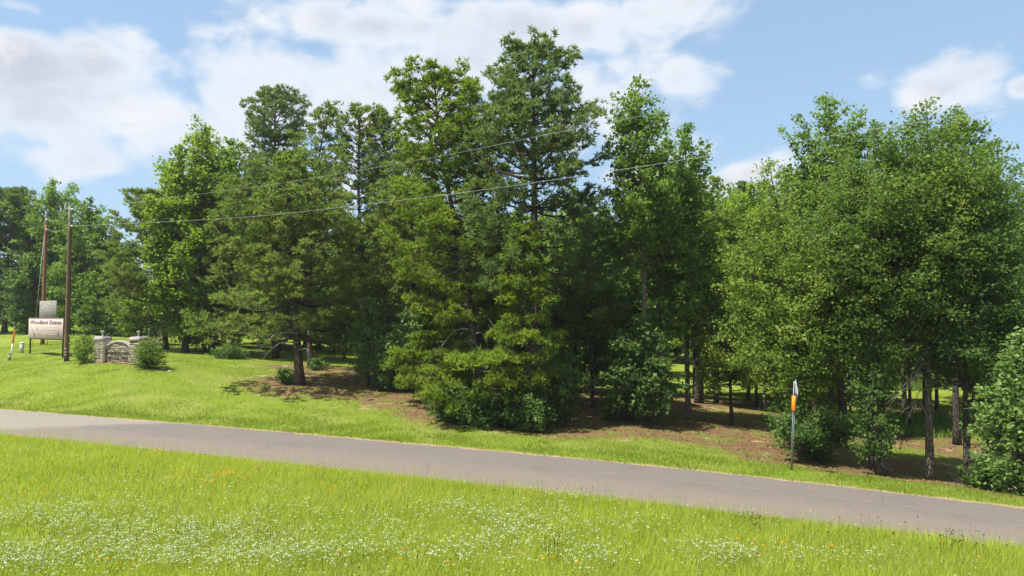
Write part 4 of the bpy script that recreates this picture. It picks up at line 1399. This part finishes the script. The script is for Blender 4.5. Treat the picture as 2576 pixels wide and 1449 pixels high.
def on_line(A, B, pix):
    """points of a hanging wire: in the vertical plane through A and B, at given picture positions"""
    outp = []
    for (x, y) in pix:
        u = (x - 1288.0) / F
        # A + k (B-A) with X = u * Y * cos-correction
        r = px(x, y, 1.0)
        kx = r[0]
        dA, dB = A[0] - kx * A[1], B[0] - kx * B[1]
        k_ = dA / (dA - dB)
        Y_ = A[1] + k_ * (B[1] - A[1])
        outp.append(px(x, y, Y_))
    return outp


low_px = [(560, 550), (800, 528), (1190, 481), (1600, 421), (2050, 348), (2450, 286), (2576, 265)]
top_px_ = [(355, 507), (700, 462), (1100, 394), (1320, 350), (1690, 276), (1900, 231), (2300, 150), (2576, 95)]
lp = [fl_] + on_line(fl_, END_LOW, low_px)
tpx = [ft_] + on_line(ft_, END_TOP, top_px_)
lp.append(lp[-1] + (lp[-1] - lp[-2]) / np.linalg.norm(lp[-1] - lp[-2]) * 25)
tpx.append(tpx[-1] + (tpx[-1] - tpx[-2]) / np.linalg.norm(tpx[-1] - tpx[-2]) * 25)
wire('lower of the two long wires crossing in front of all the trees', lp, .0085)
wire('upper of the two long wires, running up to the right into the sky', tpx, .007)
for (a, b_, lab, sag) in ((fl_, rl_, 'short sagging wire joining the two poles at the lower fixing', .35), (ft_, rt_, 'short sagging wire joining the two pole tops', .45)):
    m_ = (a + b_) / 2 - np.array([0, 0, sag])
    wire(lab, [a, m_, b_], .014)
# guy wire with its yellow guard
ga = rl_ + np.array([-.12, 0, -.1])
gb = ground_at(84, 66.0)
root = thing('guy_wire', 'steel guy wire with a yellow guard running down behind the map sign', 'guy wire', gb)
Geo().tube([ga - gb, (ga - gb) * .19], [.018, .018], 6).build('cable', MATS['aluminium_wire'], root, True)
Geo().tube([(ga - gb) * .19, (ga - gb) * .006], [.035, .035], 8).build('guard', MATS['yellow_plastic'], root, True)
gb2 = ground_at(128, 74)
root = thing('guy_wire', 'thin slack guy wire slanting between the two poles', 'guy wire', gb2)
Geo().tube([px(140, 640, 70) - gb2, np.array([0, 0, .05])], [.008, .008], 5).build('cable', MATS['fence_green'], root, True)
gy_ = ground_at(120, 68)
root = thing('guy_guard', 'short yellow and black guy guard below the middle of the map sign', 'guy guard', gy_)
Geo().tube([np.array([0, 0, .25]), np.array([.12, 0, .95])], [.05, .06], 8).build('sleeve', MATS['yellow_plastic'], root, True)
Geo().tube([np.array([-.05, 0, -.05]), np.array([0, 0, .26])], [.03, .04], 8).build('anchor', MATS['black_steel'], root, True)


# ------------------------------------------------------------------ the map sign
def text_mesh(body, size, shear=0.0, extrude=0.004, spacing=1.0, bold=0.02):
    cu = bpy.data.curves.new('lettering', 'FONT')
    cu.body = body
    cu.size = size
    cu.shear = shear
    cu.extrude = extrude
    cu.offset = size * bold
    cu.space_character = spacing
    cu.align_x = 'CENTER'
    cu.resolution_u = 3
    ob = bpy.data.objects.new('lettering_source', cu)
    C.objects.link(ob)
    dg = bpy.context.evaluated_depsgraph_get()
    me = bpy.data.meshes.new_from_object(ob.evaluated_get(dg))
    bpy.data.objects.remove(ob)
    bpy.data.curves.remove(cu)
    return me


A_ = ground_at(75, 60.5)
B_ = ground_at(158, 57)
dv = (B_ - A_)[:2]
SW = float(np.linalg.norm(dv))
rot = math.atan2(dv[1], dv[0])
sg = thing('estate_sign', 'pinkish map sign on black legs with weathered plywood panel above it', 'sign', A_, rot)
Dm = 58.7
zb = px(116, 852, Dm)[2] - A_[2]
zt = px(116, 802, Dm)[2] - A_[2]
bh = zt - zb
bx0, bx1 = -.14, SW + .10
bw = bx1 - bx0
bcx = (bx0 + bx1) / 2
for xx, zg in ((0.05, A_[2] - A_[2]), (SW - .02, B_[2] - A_[2])):
    Geo().box((xx, .07, (zg - .3 + zt - .05) / 2), (.11, .10, zt - .05 - zg + .3), 0, .008).build('leg', MATS['black_steel'], sg)
Geo().box((bcx, .075, zb - .035), (bw - .36, .07, .07), 0, .006).build('bottom_rail', MATS['black_steel'], sg)
Geo().box((bcx, 0, (zb + zt) / 2), (bw, .04, bh), 0, .006).build('panel', MATS['sign_face'], sg)
Geo().box((bcx, .02, zt + .035), (bw - .1, .12, .06), 0, .008).build('top_rail', MATS['dead_wood'], sg)
yf = -.0215


def flat(name, poly, mat):
    g = Geo()
    g.prism([(p[0], p[1]) for p in poly], yf - .003, yf)
    return g.build(name, MATS[mat], sg)


def up(u, v):           # sign-face coordinates: 0..1 from left, 0..1 from top
    return bx0 + u * bw, zt - v * bh


me = text_mesh('Woodland Estates', bh * .28, 0.22, .003, 1.02)
lt = link('lettering', me, MATS['sign_ink'], sg)
bbw = max(v.co.x for v in me.vertices) - min(v.co.x for v in me.vertices)
k_ = bw * .92 / bbw
lt.scale = (k_, 1.0, 1)
lt.rotation_euler = (math.pi / 2, 0, 0)
u_, v_ = up(.5, .27)
lt.location = (u_, yf - .003, v_)


def stroke(u0, v0, u1, v1, wd, name='map_line', mat='sign_ink_pale'):
    p, q_ = np.array(up(u0, v0)), np.array(up(u1, v1))
    n_ = np.array([-(q_ - p)[1], (q_ - p)[0]])
    n_ = n_ / np.linalg.norm(n_) * wd / 2
    return flat(name, [p - n_, q_ - n_, q_ + n_, p + n_], mat)


flat('map_road', [up(.065, .42), up(.085, .40), up(.225, .93), up(.20, .95)], 'sign_ink_pale')
flat('map_road', [up(.855, .30), up(.885, .30), up(.885, .90), up(.855, .90)], 'sign_ink_pale')
for (a, b_) in (((.17, .73), (.36, .79)), ((.36, .79), (.58, .815)), ((.58, .815), (.84, .78))):
    stroke(*a, *b_, .07, 'map_road')
stroke(.36, .60, .84, .58, .035)
stroke(.38, .45, .84, .40, .03, mat='sign_ink_green')
stroke(.37, .45, .37, .72, .03, mat='sign_ink_green')
for k_ in range(9):
    u0 = .42 + k_ * .05
    stroke(u0, .45 - (u0 - .38) * .1, u0, .59, .028, mat='sign_ink_green')
for (a, b_) in (((.18, .48), (.30, .44)), ((.30, .44), (.37, .47)), ((.17, .60), (.34, .66)), ((.20, .70), (.36, .73)), ((.27, .60), (.27, .72))):
    stroke(*a, *b_, .03, mat='sign_ink_green')
flat('map_pond', [up(.235, .485), up(.275, .49), up(.295, .56), up(.285, .605), up(.262, .57), up(.25, .52)], 'sign_ink_blue')
# plywood panel above
pcx = px(117, 780, Dm)
pz0, pz1 = px(117, 800, Dm)[2] - A_[2], px(117, 756.5, Dm)[2] - A_[2]
pl0, pl1 = bx0 + bw * .275, bx0 + bw * .765
pw = pl1 - pl0
Geo().box(((pl0 + pl1) / 2, .10, (zt + .07 + pz1) / 2), (pw, .03, pz1 - zt - .07), 0, .004).build('plywood_panel', MATS['plywood_grey'], sg)
for xx in (pl0 + .12, pl1 - .12):
    Geo().box((xx, .15, (zt - .5 + pz1 - .1) / 2), (.07, .06, pz1 - .1 - zt + .5), 0, .004).build('batten', MATS['dead_wood'], sg)

# ------------------------------------------------------------------ stone entrance wall
sm = bpy.data.materials.new('field_stone')
sm.use_nodes = True
t = NT(sm.node_tree)
out = t.n('ShaderNodeOutputMaterial')
b = t.n('ShaderNodeBsdfPrincipled')
t.l(b.outputs[0], out.inputs[0])
oi = t.n('ShaderNodeObjectInfo')
geo = t.n('ShaderNodeNewGeometry')
cr = t.n('ShaderNodeValToRGB')
cr.color_ramp.interpolation = 'LINEAR'
els = cr.color_ramp.elements
els[0].position, els[0].color = 0.0, (0.56, 0.48, 0.34, 1)
els[1].position, els[1].color = 1.0, (0.48, 0.44, 0.39, 1)
for pos, c in ((.3, (0.62, 0.56, 0.44, 1)), (.6, (0.56, 0.52, 0.44, 1)), (.8, (0.58, 0.44, 0.25, 1))):
    e = els.new(pos)
    e.color = c
t.l(oi.outputs['Random'], cr.inputs[0])
nz = t.noise(geo.outputs['Position'], 9.0, 5, 0.65)
col = t.mix(t.math('MULTIPLY', t.ramp(nz, .5, .75), .35), cr.outputs[0], (0.34, 0.30, 0.25))
sepz = t.n('ShaderNodeSeparateXYZ')
t.l(geo.outputs['Position'], sepz.inputs[0])
WA = ground_at(238, 52)
WB = ground_at(415, 50.6)
clay = t.ramp(t.math('ADD', sepz.outputs[2], t.math('MULTIPLY', nz, -.5)), float(WB[2]) + .16, float(WB[2]) - .12)
col = t.mix(t.math('MULTIPLY', clay, .75), col, (0.50, 0.22, 0.09))
t.l(col, b.inputs['Base Color'])
b.inputs['Roughness'].default_value = .9
bp = t.n('ShaderNodeBump')
bp.inputs['Distance'].default_value = .02
t.l(nz, bp.inputs['Height'])
t.l(bp.outputs[0], b.inputs['Normal'])
MATS['field_stone'] = sm
plain('cap_stone', (0.33, 0.305, 0.295), .9, .35, 6.0, .01)

wrot = math.atan2(WB[1] - WA[1], WB[0] - WA[0])
wall = thing('entrance_wall', 'low cream stone entrance wall with two capped piers and an arched middle', 'wall', WA, wrot)
px_m = 52 / 2100.0
PWD, PHT, PDP = 0.80, 1.62, 0.75
PANEL0, PANEL1 = PWD, PWD + 2.35
zdrop = (WB[2] - WA[2]) / np.linalg.norm((WB - WA)[:2])     # ground falls along the wall
rgw = random.Random(4)


def stone_row(x0, x1, y0, y1, z0, z1, n, top=None):
    cuts = [x0] + sorted(x0 + (x1 - x0) * (k_ + rgw.uniform(-.22, .22)) / n for k_ in range(1, n)) + [x1]
    for a, c in zip(cuts[:-1], cuts[1:]):
        g = Geo()
        za, zc_ = z1, z1
        if top:
            za, zc_ = min(z1, top(a + .01)), min(z1, top(c - .01))
            if max(za, zc_) - z0 < .03: continue
            za, zc_ = max(za, z0 + .004), max(zc_, z0 + .004)
        pr = rgw.uniform(-.022, .006)
        j = .009
        a2, c2 = a + j, c - j
        poly = [(a2, z0 + j), (c2, z0 + j), (c2, zc_ - j * .5), (a2, za - j * .5)]
        if zc_ - z0 < .03 or za - z0 < .03:
            poly = [(a2, z0 + j), (c2, z0 + j), (c2 if zc_ > za else a2, max(za, zc_) - j * .5)]
        # chamfered front: outer ring set back, inner ring proud
        cx_, cz_ = sum(p[0] for p in poly) / len(poly), sum(p[1] for p in poly) / len(poly)
        inner = [(p[0] + (cx_ - p[0]) * min(.5, .018 / max(abs(cx_ - p[0]), .02)), p[1] + (cz_ - p[1]) * min(.5, .014 / max(abs(cz_ - p[1]), .014))) for p in poly]
        m_ = len(poly)
        v = [[p[0], y0 + pr - .018, p[1]] for p in inner] + [[p[0], y0 + pr, p[1]] for p in poly] + [[p[0], y1, p[1]] for p in poly]
        f4 = []
        for l in range(2):
            for q in range(m_):
                f4.append([l * m_ + q, l * m_ + (q + 1) % m_, (l + 1) * m_ + (q + 1) % m_, (l + 1) * m_ + q])
        f3 = [[0, q, q + 1] for q in range(1, m_ - 1)] + [[2 * m_, 2 * m_ + q + 1, 2 * m_ + q] for q in range(1, m_ - 1)]
        g.add(v, f3, f4)
        g.build('stone', sm, wall)


RPX = PANEL1
for (x0, zoff) in ((0.0, 0.0), (RPX, zdrop * RPX)):
    Geo().box((x0 + PWD / 2, PDP / 2, (PHT + zoff - .3) / 2 + .0), (PWD - .06, PDP - .06, PHT - zoff + .3), 0).build('core', MATS['mortar'], wall)
    z = -0.30 + zoff
    k_ = 0
    while z < PHT - .03:
        hgt = rgw.uniform(.10, .155)
        if z + hgt > PHT - .06: hgt = PHT - z
        n = rgw.choice([1, 2, 2, 2, 3])
        stone_row(x0, x0 + PWD, 0, PDP, z, z + hgt, n)
        z += hgt
    # cap: two slabs of rough grey stone and a finial
    Geo().box((x0 + PWD / 2, PDP / 2, PHT + .135), (PWD + .10, PDP + .10, .26), 0, .035).build('cap_slab', MATS['cap_stone'], wall)
    Geo().box((x0 + PWD / 2, PDP / 2, PHT + .29), (PWD + .0, PDP + .0, .05), 0, .02).build('cap_top', MATS['cap_stone'], wall)
    g = Geo()
    zz = np.array([0, .03, .06, .16, .24, .34, .40, .42])
    rr_ = np.array([.10, .10, .045, .05, .10, .125, .14, .06])
    g.tube(np.stack([np.full(8, x0 + PWD / 2), np.full(8, PDP / 2), PHT + .314 + zz], 1), rr_, 12)
    g.build('finial', MATS['cap_stone'], wall, True)

AC = (PANEL0 + PANEL1) / 2
HALF = (PANEL1 - PANEL0) / 2
SPR, APX = .98, 1.50
RAD = (HALF ** 2 + (APX - SPR) ** 2) / (2 * (APX - SPR))


def arch(x):
    return APX - RAD + math.sqrt(max(RAD ** 2 - (x - AC) ** 2, 0))


PY0, PY1 = .22, .58
poly = [(PANEL0 + .01, -.55), (PANEL1 - .01, -.55)] + [(AC + HALF * .99 * math.cos(a), arch(AC + HALF * .99 * math.cos(a)) - .05) for a in np.linspace(0.0, math.pi, 13)]
Geo().prism(poly, PY0 + .03, PY1 - .03).build('core', MATS['mortar'], wall)
z = -0.42
while z < APX:
    hgt = rgw.uniform(.09, .145)
    if z > SPR - .05:
        half_w = math.sqrt(max(RAD ** 2 - (z + .01 - APX + RAD) ** 2, 0))
    else:
        half_w = HALF
    half_w = min(half_w, HALF)
    if half_w < .15: break
    stone_row(AC - half_w + .012, AC + half_w - .012, PY0, PY1, z, z + hgt, max(1, int(round(half_w * 2 / rgw.uniform(.42, .62)))), top=lambda x: arch(x) - .02)
    z += hgt
# arch stones, proud of the panel
NV = 15
a_end = math.asin(HALF * .995 / RAD)
for k_ in range(NV):
    a0, a1 = -a_end + 2 * a_end * k_ / NV + .008, -a_end + 2 * a_end * (k_ + 1) / NV - .008
    ri, ro = RAD - .015, RAD + .14 + rgw.uniform(-.02, .03)
    if k_ in (0, NV - 1): ro = RAD + .06
    poly = [(AC + ri * math.sin(a0), APX - RAD + ri * math.cos(a0)), (AC + ri * math.sin(a1), APX - RAD + ri * math.cos(a1)),
            (AC + ro * math.sin(a1), APX - RAD + ro * math.cos(a1)), (AC + ro * math.sin(a0), APX - RAD + ro * math.cos(a0))]
    poly = [(min(max(p[0], PANEL0 + .012), PANEL1 - .012), p[1]) for p in poly]
    Geo().prism(poly, PY0 - .075 + rgw.uniform(-.02, .02), PY1 + .05).build('arch_stone', MATS['cap_stone'], wall)
plain('iron_letters', (0.055, 0.052, 0.05), .6, .25, 8.0, metallic=.2)
for body, zc_, wfrac in (('WOODLAND', .66, .93), ('ESTATES', .28, .74)):
    me = text_mesh(body, .27, .12, .012, 1.15)
    lt = link('lettering', me, MATS['iron_letters'], wall)
    bbw = max(v.co.x for v in me.vertices) - min(v.co.x for v in me.vertices)
    lt.scale = (2 * HALF * wfrac / bbw, 1, 1)
    lt.rotation_euler = (math.pi / 2, 0, 0)
    lt.location = (AC - .02, PY0 - .052, zc_)

# bare clay strip at the foot of the wall
# small rock right of the bush
for k_, (xx, D, r, lab) in enumerate(((413, 49.8, .20, 'pale rock on the grass right of the holly bush'), (430, 49.2, .13, 'smaller tan rock beside the pale rock'))):
    b0 = ground_at(xx, D)
    rg = np.random.default_rng(k_)
    g = Geo()
    n = 7
    zz = np.linspace(-.6, 1, n)
    g.tube(np.stack([np.zeros(n), np.zeros(n), zz * r * .6], 1), r * np.sqrt(np.maximum(1 - zz ** 2, .05)) * 1.2, 9, lump=.14, rng=rg)
    tag(g.build('rock', MATS['dead_wood'] if k_ else MATS['cap_stone'], None, True, b0), lab, 'rock')

# ------------------------------------------------------------------ utility markers at far left
b0 = ground_at(29, 58.5)
mk = thing('marker_post', 'leaning white and orange cable marker post at far left', 'marker post', b0)
lean = px(37, 832, 58.5) - b0
Geo().tube([lean * -.03, lean * .55], [.055, .055], 10).build('white_tube', MATS['white_plastic'], mk, True)
Geo().tube([lean * .5505, lean * .97, lean], [.066, .066, .05], 10).build('orange_sleeve', MATS['orange_plastic'], mk, True)
b0 = ground_at(26.8, 57.8)
st_ = thing('pipe_stub', 'short grey pipe stub with a pale band beside the leaning marker', 'pipe', b0)
Geo().tube([(0, 0, -.05), (0, 0, .5)], [.09, .09], 10).build('pipe', MATS['pale_stake'], st_, True)
Geo().tube([(0, 0, .32), (0, 0, .37)], [.125, .125], 10).build('band', MATS['white_plastic'], st_, True)
Geo().tube([(0, 0, .5005), (0, 0, .56)], [.10, .08], 10).build('cap', MATS['black_steel'], st_, True)
b0 = ground_at(56.5, 62)
pd = thing('cable_pedestal', 'grey round cable pedestal between the marker and the map sign', 'pedestal', b0)
Geo().tube([(0, 0, -.05), (0.03, 0, .86)], [.165, .15], 14).build('body', MATS['grey_plastic'], pd, True)
Geo().tube([(0.03, 0, .8605), (0.03, 0, .90), (0.03, 0, .95)], [.185, .185, .12], 14).build('lid', MATS['white_plastic'], pd, True)

# ------------------------------------------------------------------ road sign seen from behind
b0 = ground_at(1984.5, 28.9)
zs = (px(1990, 1203, 28.9)[2])
rsn = thing('road_sign', 'edge-on grey diamond road sign with an orange plate on a tilted post', 'road sign', b0)
top = px(1999, 953, 28.9) - b0
L = float(np.linalg.norm(top))
ax = top / L
g = Geo()
for q, wd in (((-.02, .97)), .0),:
    pass
# U-channel post: web and two flanges following the tilt
def slab(c0, c1, wx, wy, name, mat, parent):
    gg = Geo()
    v = []
    for c_ in (c0, c1):
        for (sx, sy) in ((-1, -1), (1, -1), (1, 1), (-1, 1)):
            v.append([c_[0] + sx * wx / 2, c_[1] + sy * wy / 2, c_[2]])
    gg.add(v, None, [[0, 3, 2, 1], [4, 5, 6, 7], [0, 1, 5, 4], [1, 2, 6, 5], [2, 3, 7, 6], [3, 0, 4, 7]])
    return gg.build(name, mat, parent)


slab(top * -.03, top * .97, .075, .006, 'post_web', MATS['galvanised'], rsn)
for sx in (-.0355, .0355):
    o_ = np.array([sx, -.0182, 0])
    slab(top * -.03 + o_, top * .97 + o_, .006, .030, 'post_flange', MATS['galvanised'], rsn)
# diamond plate, turned so that it is seen nearly edge on
yaw = math.radians(80)
ex = np.array([math.cos(yaw), math.sin(yaw), 0])
hd_ = L * .152
cen = top * .85
nn_ = np.cross(ex, ax)
nn_ = nn_ / np.linalg.norm(nn_)


def plate(cen, corners, th, name, mat):
    v = [cen + c + nn_ * th / 2 for c in corners] + [cen + c - nn_ * th / 2 for c in corners]
    m_ = len(corners)
    f3 = [[0, q, q + 1] for q in range(1, m_ - 1)] + [[m_, m_ + q + 1, m_ + q] for q in range(1, m_ - 1)]
    f4 = [[q, m_ + q, m_ + (q + 1) % m_, (q + 1) % m_] for q in range(m_)]
    gg = Geo()
    gg.add(v, f3, f4)
    return gg.build(name, MATS[mat], rsn)


dia = []
for k_ in range(4):
    a_ = k_ * math.pi / 2
    c = ex * hd_ * math.cos(a_) + ax * hd_ * math.sin(a_)
    tq = ex * -math.sin(a_) + ax * math.cos(a_)
    dia += [c * .95 - tq * hd_ * .04, c * .95 + tq * hd_ * .04]
sgn = -1.0
plate(cen + nn_ * .05 * 0 + np.array([.03, -.04, 0]), dia, .012, 'diamond_plate', 'sign_metal')
oh_, ow_ = L * .078, .17
oc_ = top * .735 + np.array([-.05, -.10, 0])
pl_ex = np.array([math.cos(math.radians(-62)), math.sin(math.radians(-62)), 0])
hold = nn_.copy()
nn_ = np.cross(pl_ex, ax); nn_ = nn_ / np.linalg.norm(nn_)
rect = [pl_ex * a_ * ow_ / 2 + ax * b_ * oh_ for (a_, b_) in ((-1, -1), (-.9, -1.04), (.9, -1.04), (1, -1), (1, 1), (.9, 1.04), (-.9, 1.04), (-1, 1))]
plate(oc_, rect, .012, 'orange_plate', 'orange_sheet')
for s_y in (-1, 1):
    gg = Geo()
    c_ = oc_ + ax * s_y * oh_ * .82 + np.array([.02, -.02, 0])
    gg.tube([c_, c_ + np.array([.10, .10, 0])], [.02, .02], 6)
    gg.build('bolt', MATS['black_steel'], rsn, True)
nn_ = hold

# ------------------------------------------------------------------ small things deeper in
# green rail fence far behind the entrance wall
fa, fb = ground_at(318, 84), ground_at(452, 80)
fn = thing('rail_fence', 'faint green four-rail fence beyond the lawn behind the pine', 'fence', fa)
nseg = 7
for k_ in range(nseg + 1):
    p_ = fa + (fb - fa) * k_ / nseg
    zg = h1(p_[0], p_[1])
    Geo().tube([np.array([p_[0], p_[1], zg - .1]) - fa, np.array([p_[0], p_[1], zg + 1.45]) - fa], [.05, .05], 8).build('post', MATS['fence_green'], fn, True)
for r_ in range(4):
    pts = []
    for k_ in range(nseg + 1):
        p_ = fa + (fb - fa) * k_ / nseg
        pts.append(np.array([p_[0], p_[1], h1(p_[0], p_[1]) + .35 + r_ * .34]) - fa + np.array([0, -.055, 0]))
    Geo().tube(pts, .028, 6).build('rail', MATS['fence_green'], fn, True)

# old wooden fence post with sagging wire
b0 = ground_at(460, 64)
fp = thing('fence_post', 'dark old wooden fence post right of the bare-trunked pine', 'fence post', b0)
Geo().tube([(0, 0, -.1), (.02, 0, .6), (.04, 0, 1.15)], [.10, .095, .10], 9, lump=.06, rng=np.random.default_rng(2)).build('post', MATS['fence_wood'], fp, True)
for k_ in range(3):
    zz = .35 + .32 * k_
    Geo().tube([(-2.2, .2, zz + .02), (-1, .1, zz - .03), (0, -.105, zz), (1.3, 0, zz - .03), (2.6, -.2, zz)], .008, 5).build('fence_wire', MATS['fence_wood'], fp, True)
b0 = ground_at(2475 / 1.1925, 33.0)
b0 = ground_at(2074, 33)
tp_ = thing('fence_stake', 'thin dark steel stake standing in the grass right of the road sign', 'fence stake', b0)
Geo().tube([(0, 0, -.1), (0, 0, .98)], [.018, .018], 6).build('rod', MATS['fence_wood'], tp_, True)
Geo().box((0, 0, .99), (.07, .02, .03), 0, .005).build('tip', MATS['fence_wood'], tp_)

# brick house glimpsed through the trees
hb = ground_at(545, 104)
hs = thing('brick_house', 'low brick house with a brown roof barely glimpsed behind the left trees', 'house', hb, .12)
Geo().box((0, 0, 1.25), (15, 8, 3.1), 0).build('wall', MATS['house_brick'], hs)
g = Geo()
g.add([[-8, -4.6, 2.75], [8, -4.6, 2.75], [8, 4.6, 2.75], [-8, 4.6, 2.75], [-6, 0, 5.0], [6, 0, 5.0]], [[0, 4, 3], [1, 2, 5]], [[0, 1, 5, 4], [2, 3, 4, 5], [0, 3, 2, 1]])
g.build('roof', MATS['house_roof'], hs)
for xx in (-5.2, -2.2, 4.6):
    fr_ = Geo()
    for (cx_, cz_, wx_, wz_) in ((0, 1.0, 1.5, .1), (0, 2.2, 1.5, .1), (-.7, 1.6, .1, 1.1), (.7, 1.6, .1, 1.1)):
        fr_.box((xx + cx_, -4.03, cz_), (wx_, .08, wz_))
    w_ = fr_.build('window', MATS['house_trim'], hs)
    pg = Geo().box((xx, -4.012, 1.6), (1.28, .02, 1.08)).build('pane', MATS['window_glass'], w_)
dr = Geo().box((1.4, -4.03, 1.0), (1.0, .06, 2.1), 0, .01).build('door', MATS['house_trim'], hs)

# teal slide under the trees beyond the far lawn
sb = ground_at(855, 82)
sl = thing('playground_slide', 'dark teal slide sloping down to the right beyond the shaded lawn', 'slide', sb)
tp0, tp1 = px(842, 850, 82) - sb, px(876, 884, 82) - sb
for oy in (-.3, .3):
    Geo().tube([tp0 + np.array([0, oy, .1]), (tp0 + tp1) / 2 + np.array([0, oy, .06]), tp1 + np.array([0, oy, .1])], [.09, .09, .09], 7).build('side_rail', MATS['slide_teal'], sl, True)
    Geo().tube([tp0 + np.array([0, oy, .2]), np.array([tp0[0] - .1, oy, -.1])], [.05, .05], 7).build('post', MATS['slide_teal'], sl, True)
g = Geo()
g.add([tp0 + np.array([0, -.3, 0]), tp0 + np.array([0, .3, 0]), tp1 + np.array([0, .3, 0]), tp1 + np.array([0, -.3, 0]),
       tp0 + np.array([0, -.3, -.05]), tp0 + np.array([0, .3, -.05]), tp1 + np.array([0, .3, -.05]), tp1 + np.array([0, -.3, -.05])], None,
      [[0, 3, 2, 1], [4, 5, 6, 7], [0, 1, 5, 4], [1, 2, 6, 5], [2, 3, 7, 6], [3, 0, 4, 7]])
g.build('chute', MATS['slide_teal'], sl)


# dead limbs, brush and fallen branches
def brush(name, label, b0, reach, n, rad, updir, seed, cat='branch', r=.012):
    rg = np.random.default_rng(seed)
    g = Geo()
    for k_ in range(n):
        d = unit(np.asarray(updir) + rg.standard_normal(3) * .55)
        L = reach * rg.uniform(.5, 1)
        p0 = rg.standard_normal(3) * rad
        p0[2] = abs(p0[2]) * .6
        m1_ = p0 + d * L * .5 + rg.standard_normal(3) * .06 * L
        e = p0 + d * L + rg.standard_normal(3) * .1 * L
        g.tube(catmull([p0, m1_, e], 5), np.linspace(r, r * .3, 5), 4, cap=False)
        for j in range(4):
            a_ = p0 + (e - p0) * rg.uniform(.35, .95)
            dd = unit(d + rg.standard_normal(3) * .7)
            g.tube([a_, a_ + dd * L * .12, a_ + dd * L * .26 + rg.standard_normal(3) * .03], [r * .4, r * .3, r * .15], 3, cap=False)
    o = g.build(name, MATS['dead_wood'], None, False, b0)
    tag(o, label, cat)
    return o


brush('brush_pile', 'grey brush pile beside the bright bush at the right edge', ground_at(2478, 30.5), 1.6, 22, .3, (.3, 0, .35), 1, 'brush')
brush('brush_pile', 'dark tangle of roots and brush beside the pine behind the entrance wall', ground_at(392, 70), 1.5, 20, .5, (0, 0, .5), 2, 'brush', .03)
brush('fallen_branch', 'pale fallen branch on the verge left of the road sign', ground_at(1900, 31.4) + np.array([0, 0, .03]), 1.3, 2, .05, (-1, .1, .05), 3, 'branch', .02)
# hanging dead limbs belong to the straight tree and the big oak: parts of those trees
for rt_o in roots:
    if rt_o['label'].startswith('straight bare-trunked'):
        rg = np.random.default_rng(8)
        for k_ in range(6):
            g = Geo()
            att = px(2334, 870 + 22 * k_, 31.4) - np.array(rt_o.location)
            d0 = np.array([-1 + rg.uniform(-.2, .5), -.55, rg.uniform(-.35, .05)])
            if k_ == 4: d0 = np.array([.9, -.4, -.5])
            L = rg.uniform(1.3, 2.2)
            m_ = att + d0 * L * .5 + np.array([0, 0, .12])
            e = att + d0 * L + np.array([0, 0, -.35])
            bpz = catmull([att, m_, e], 7)
            g.tube(bpz, np.linspace(.022, .006, 7), 4, cap=False)
            for j in range(14):
                a_ = bpz[int(rg.integers(2, 7))]
                dd = unit(d0 + rg.standard_normal(3) * .7 + np.array([0, 0, -.7]))
                l2 = rg.uniform(.35, .9)
                g.tube([a_, a_ + dd * l2 * .5 + rg.standard_normal(3) * .03, a_ + dd * l2 + np.array([0, 0, -.08])], [.009, .006, .003], 3, cap=False)
            o = g.build('dead_limb', MATS['dead_wood'], rt_o)

# bare grey limbs low on the leaning pine and the wide-skirted pine
for rt_o in roots:
    spec = None
    if rt_o['label'].startswith('tall pine leaning left'):
        spec = [(1192, 830, -1, 1.0), (1196, 862, -1, .8), (1200, 880, -.9, .9), (1190, 800, 1, .8), (1204, 905, 1, 1.0), (1186, 770, -1, .9), (1196, 840, .6, .7)]
        Dq = 42.6
    elif rt_o['label'].startswith('low wide-skirted'):
        spec = [(750, 862, -1, 1.0), (748, 838, -1, 1.1), (752, 880, 1, .7)]
        Dq = 47.6
    if spec:
        rg = np.random.default_rng(5)
        for (x_, y_, sx_, l_) in spec:
            att = px(x_, y_, Dq) - np.array(rt_o.location)
            L = 2.3 * l_
            d0 = np.array([sx_, -.75, -.25])
            m_ = att + d0 * L * .45 + np.array([0, 0, .25])
            e = att + d0 * L * .8 + np.array([0, 0, -.5 * l_])
            bpz = catmull([att, m_, e], 8)
            g = Geo()
            g.tube(bpz, np.linspace(.055, .015, 8), 5, cap=False)
            for j in range(7):
                a_ = bpz[int(rg.integers(3, 8))]
                dd = unit(d0 + rg.standard_normal(3) * .6)
                l2 = rg.uniform(.25, .7)
                g.tube([a_, a_ + dd * l2 * .5, a_ + dd * l2 + np.array([0, 0, -.06])], [.014, .01, .005], 3, cap=False)
            g.build('dead_limb', MATS['dead_wood'], rt_o)

# thin humid air, added to soften and lift the dark wood interior
hm = bpy.data.materials.new('shadow_lift_haze')
hm.use_nodes = True
t = NT(hm.node_tree)
out = t.n('ShaderNodeOutputMaterial')
pv_ = t.n('ShaderNodeVolumePrincipled')
pv_.inputs['Color'].default_value = (0.86, 0.92, 1.0, 1)
pv_.inputs['Density'].default_value = 0.00022
pv_.inputs['Anisotropy'].default_value = 0.2
t.l(pv_.outputs[0], out.inputs['Volume'])
tag(Geo().box((0, 600, 13), (1900, 1860, 36)).build('haze', hm), label='thin humid summer haze added to lift the dark interior of the wood', kind='stuff')

print('tris', sum(len(m.loop_triangles) if m.loop_triangles else sum(max(0, p.loop_total - 2) for p in m.polygons) if len(m.polygons) < 3000 else len(m.polygons) for m in bpy.data.meshes))
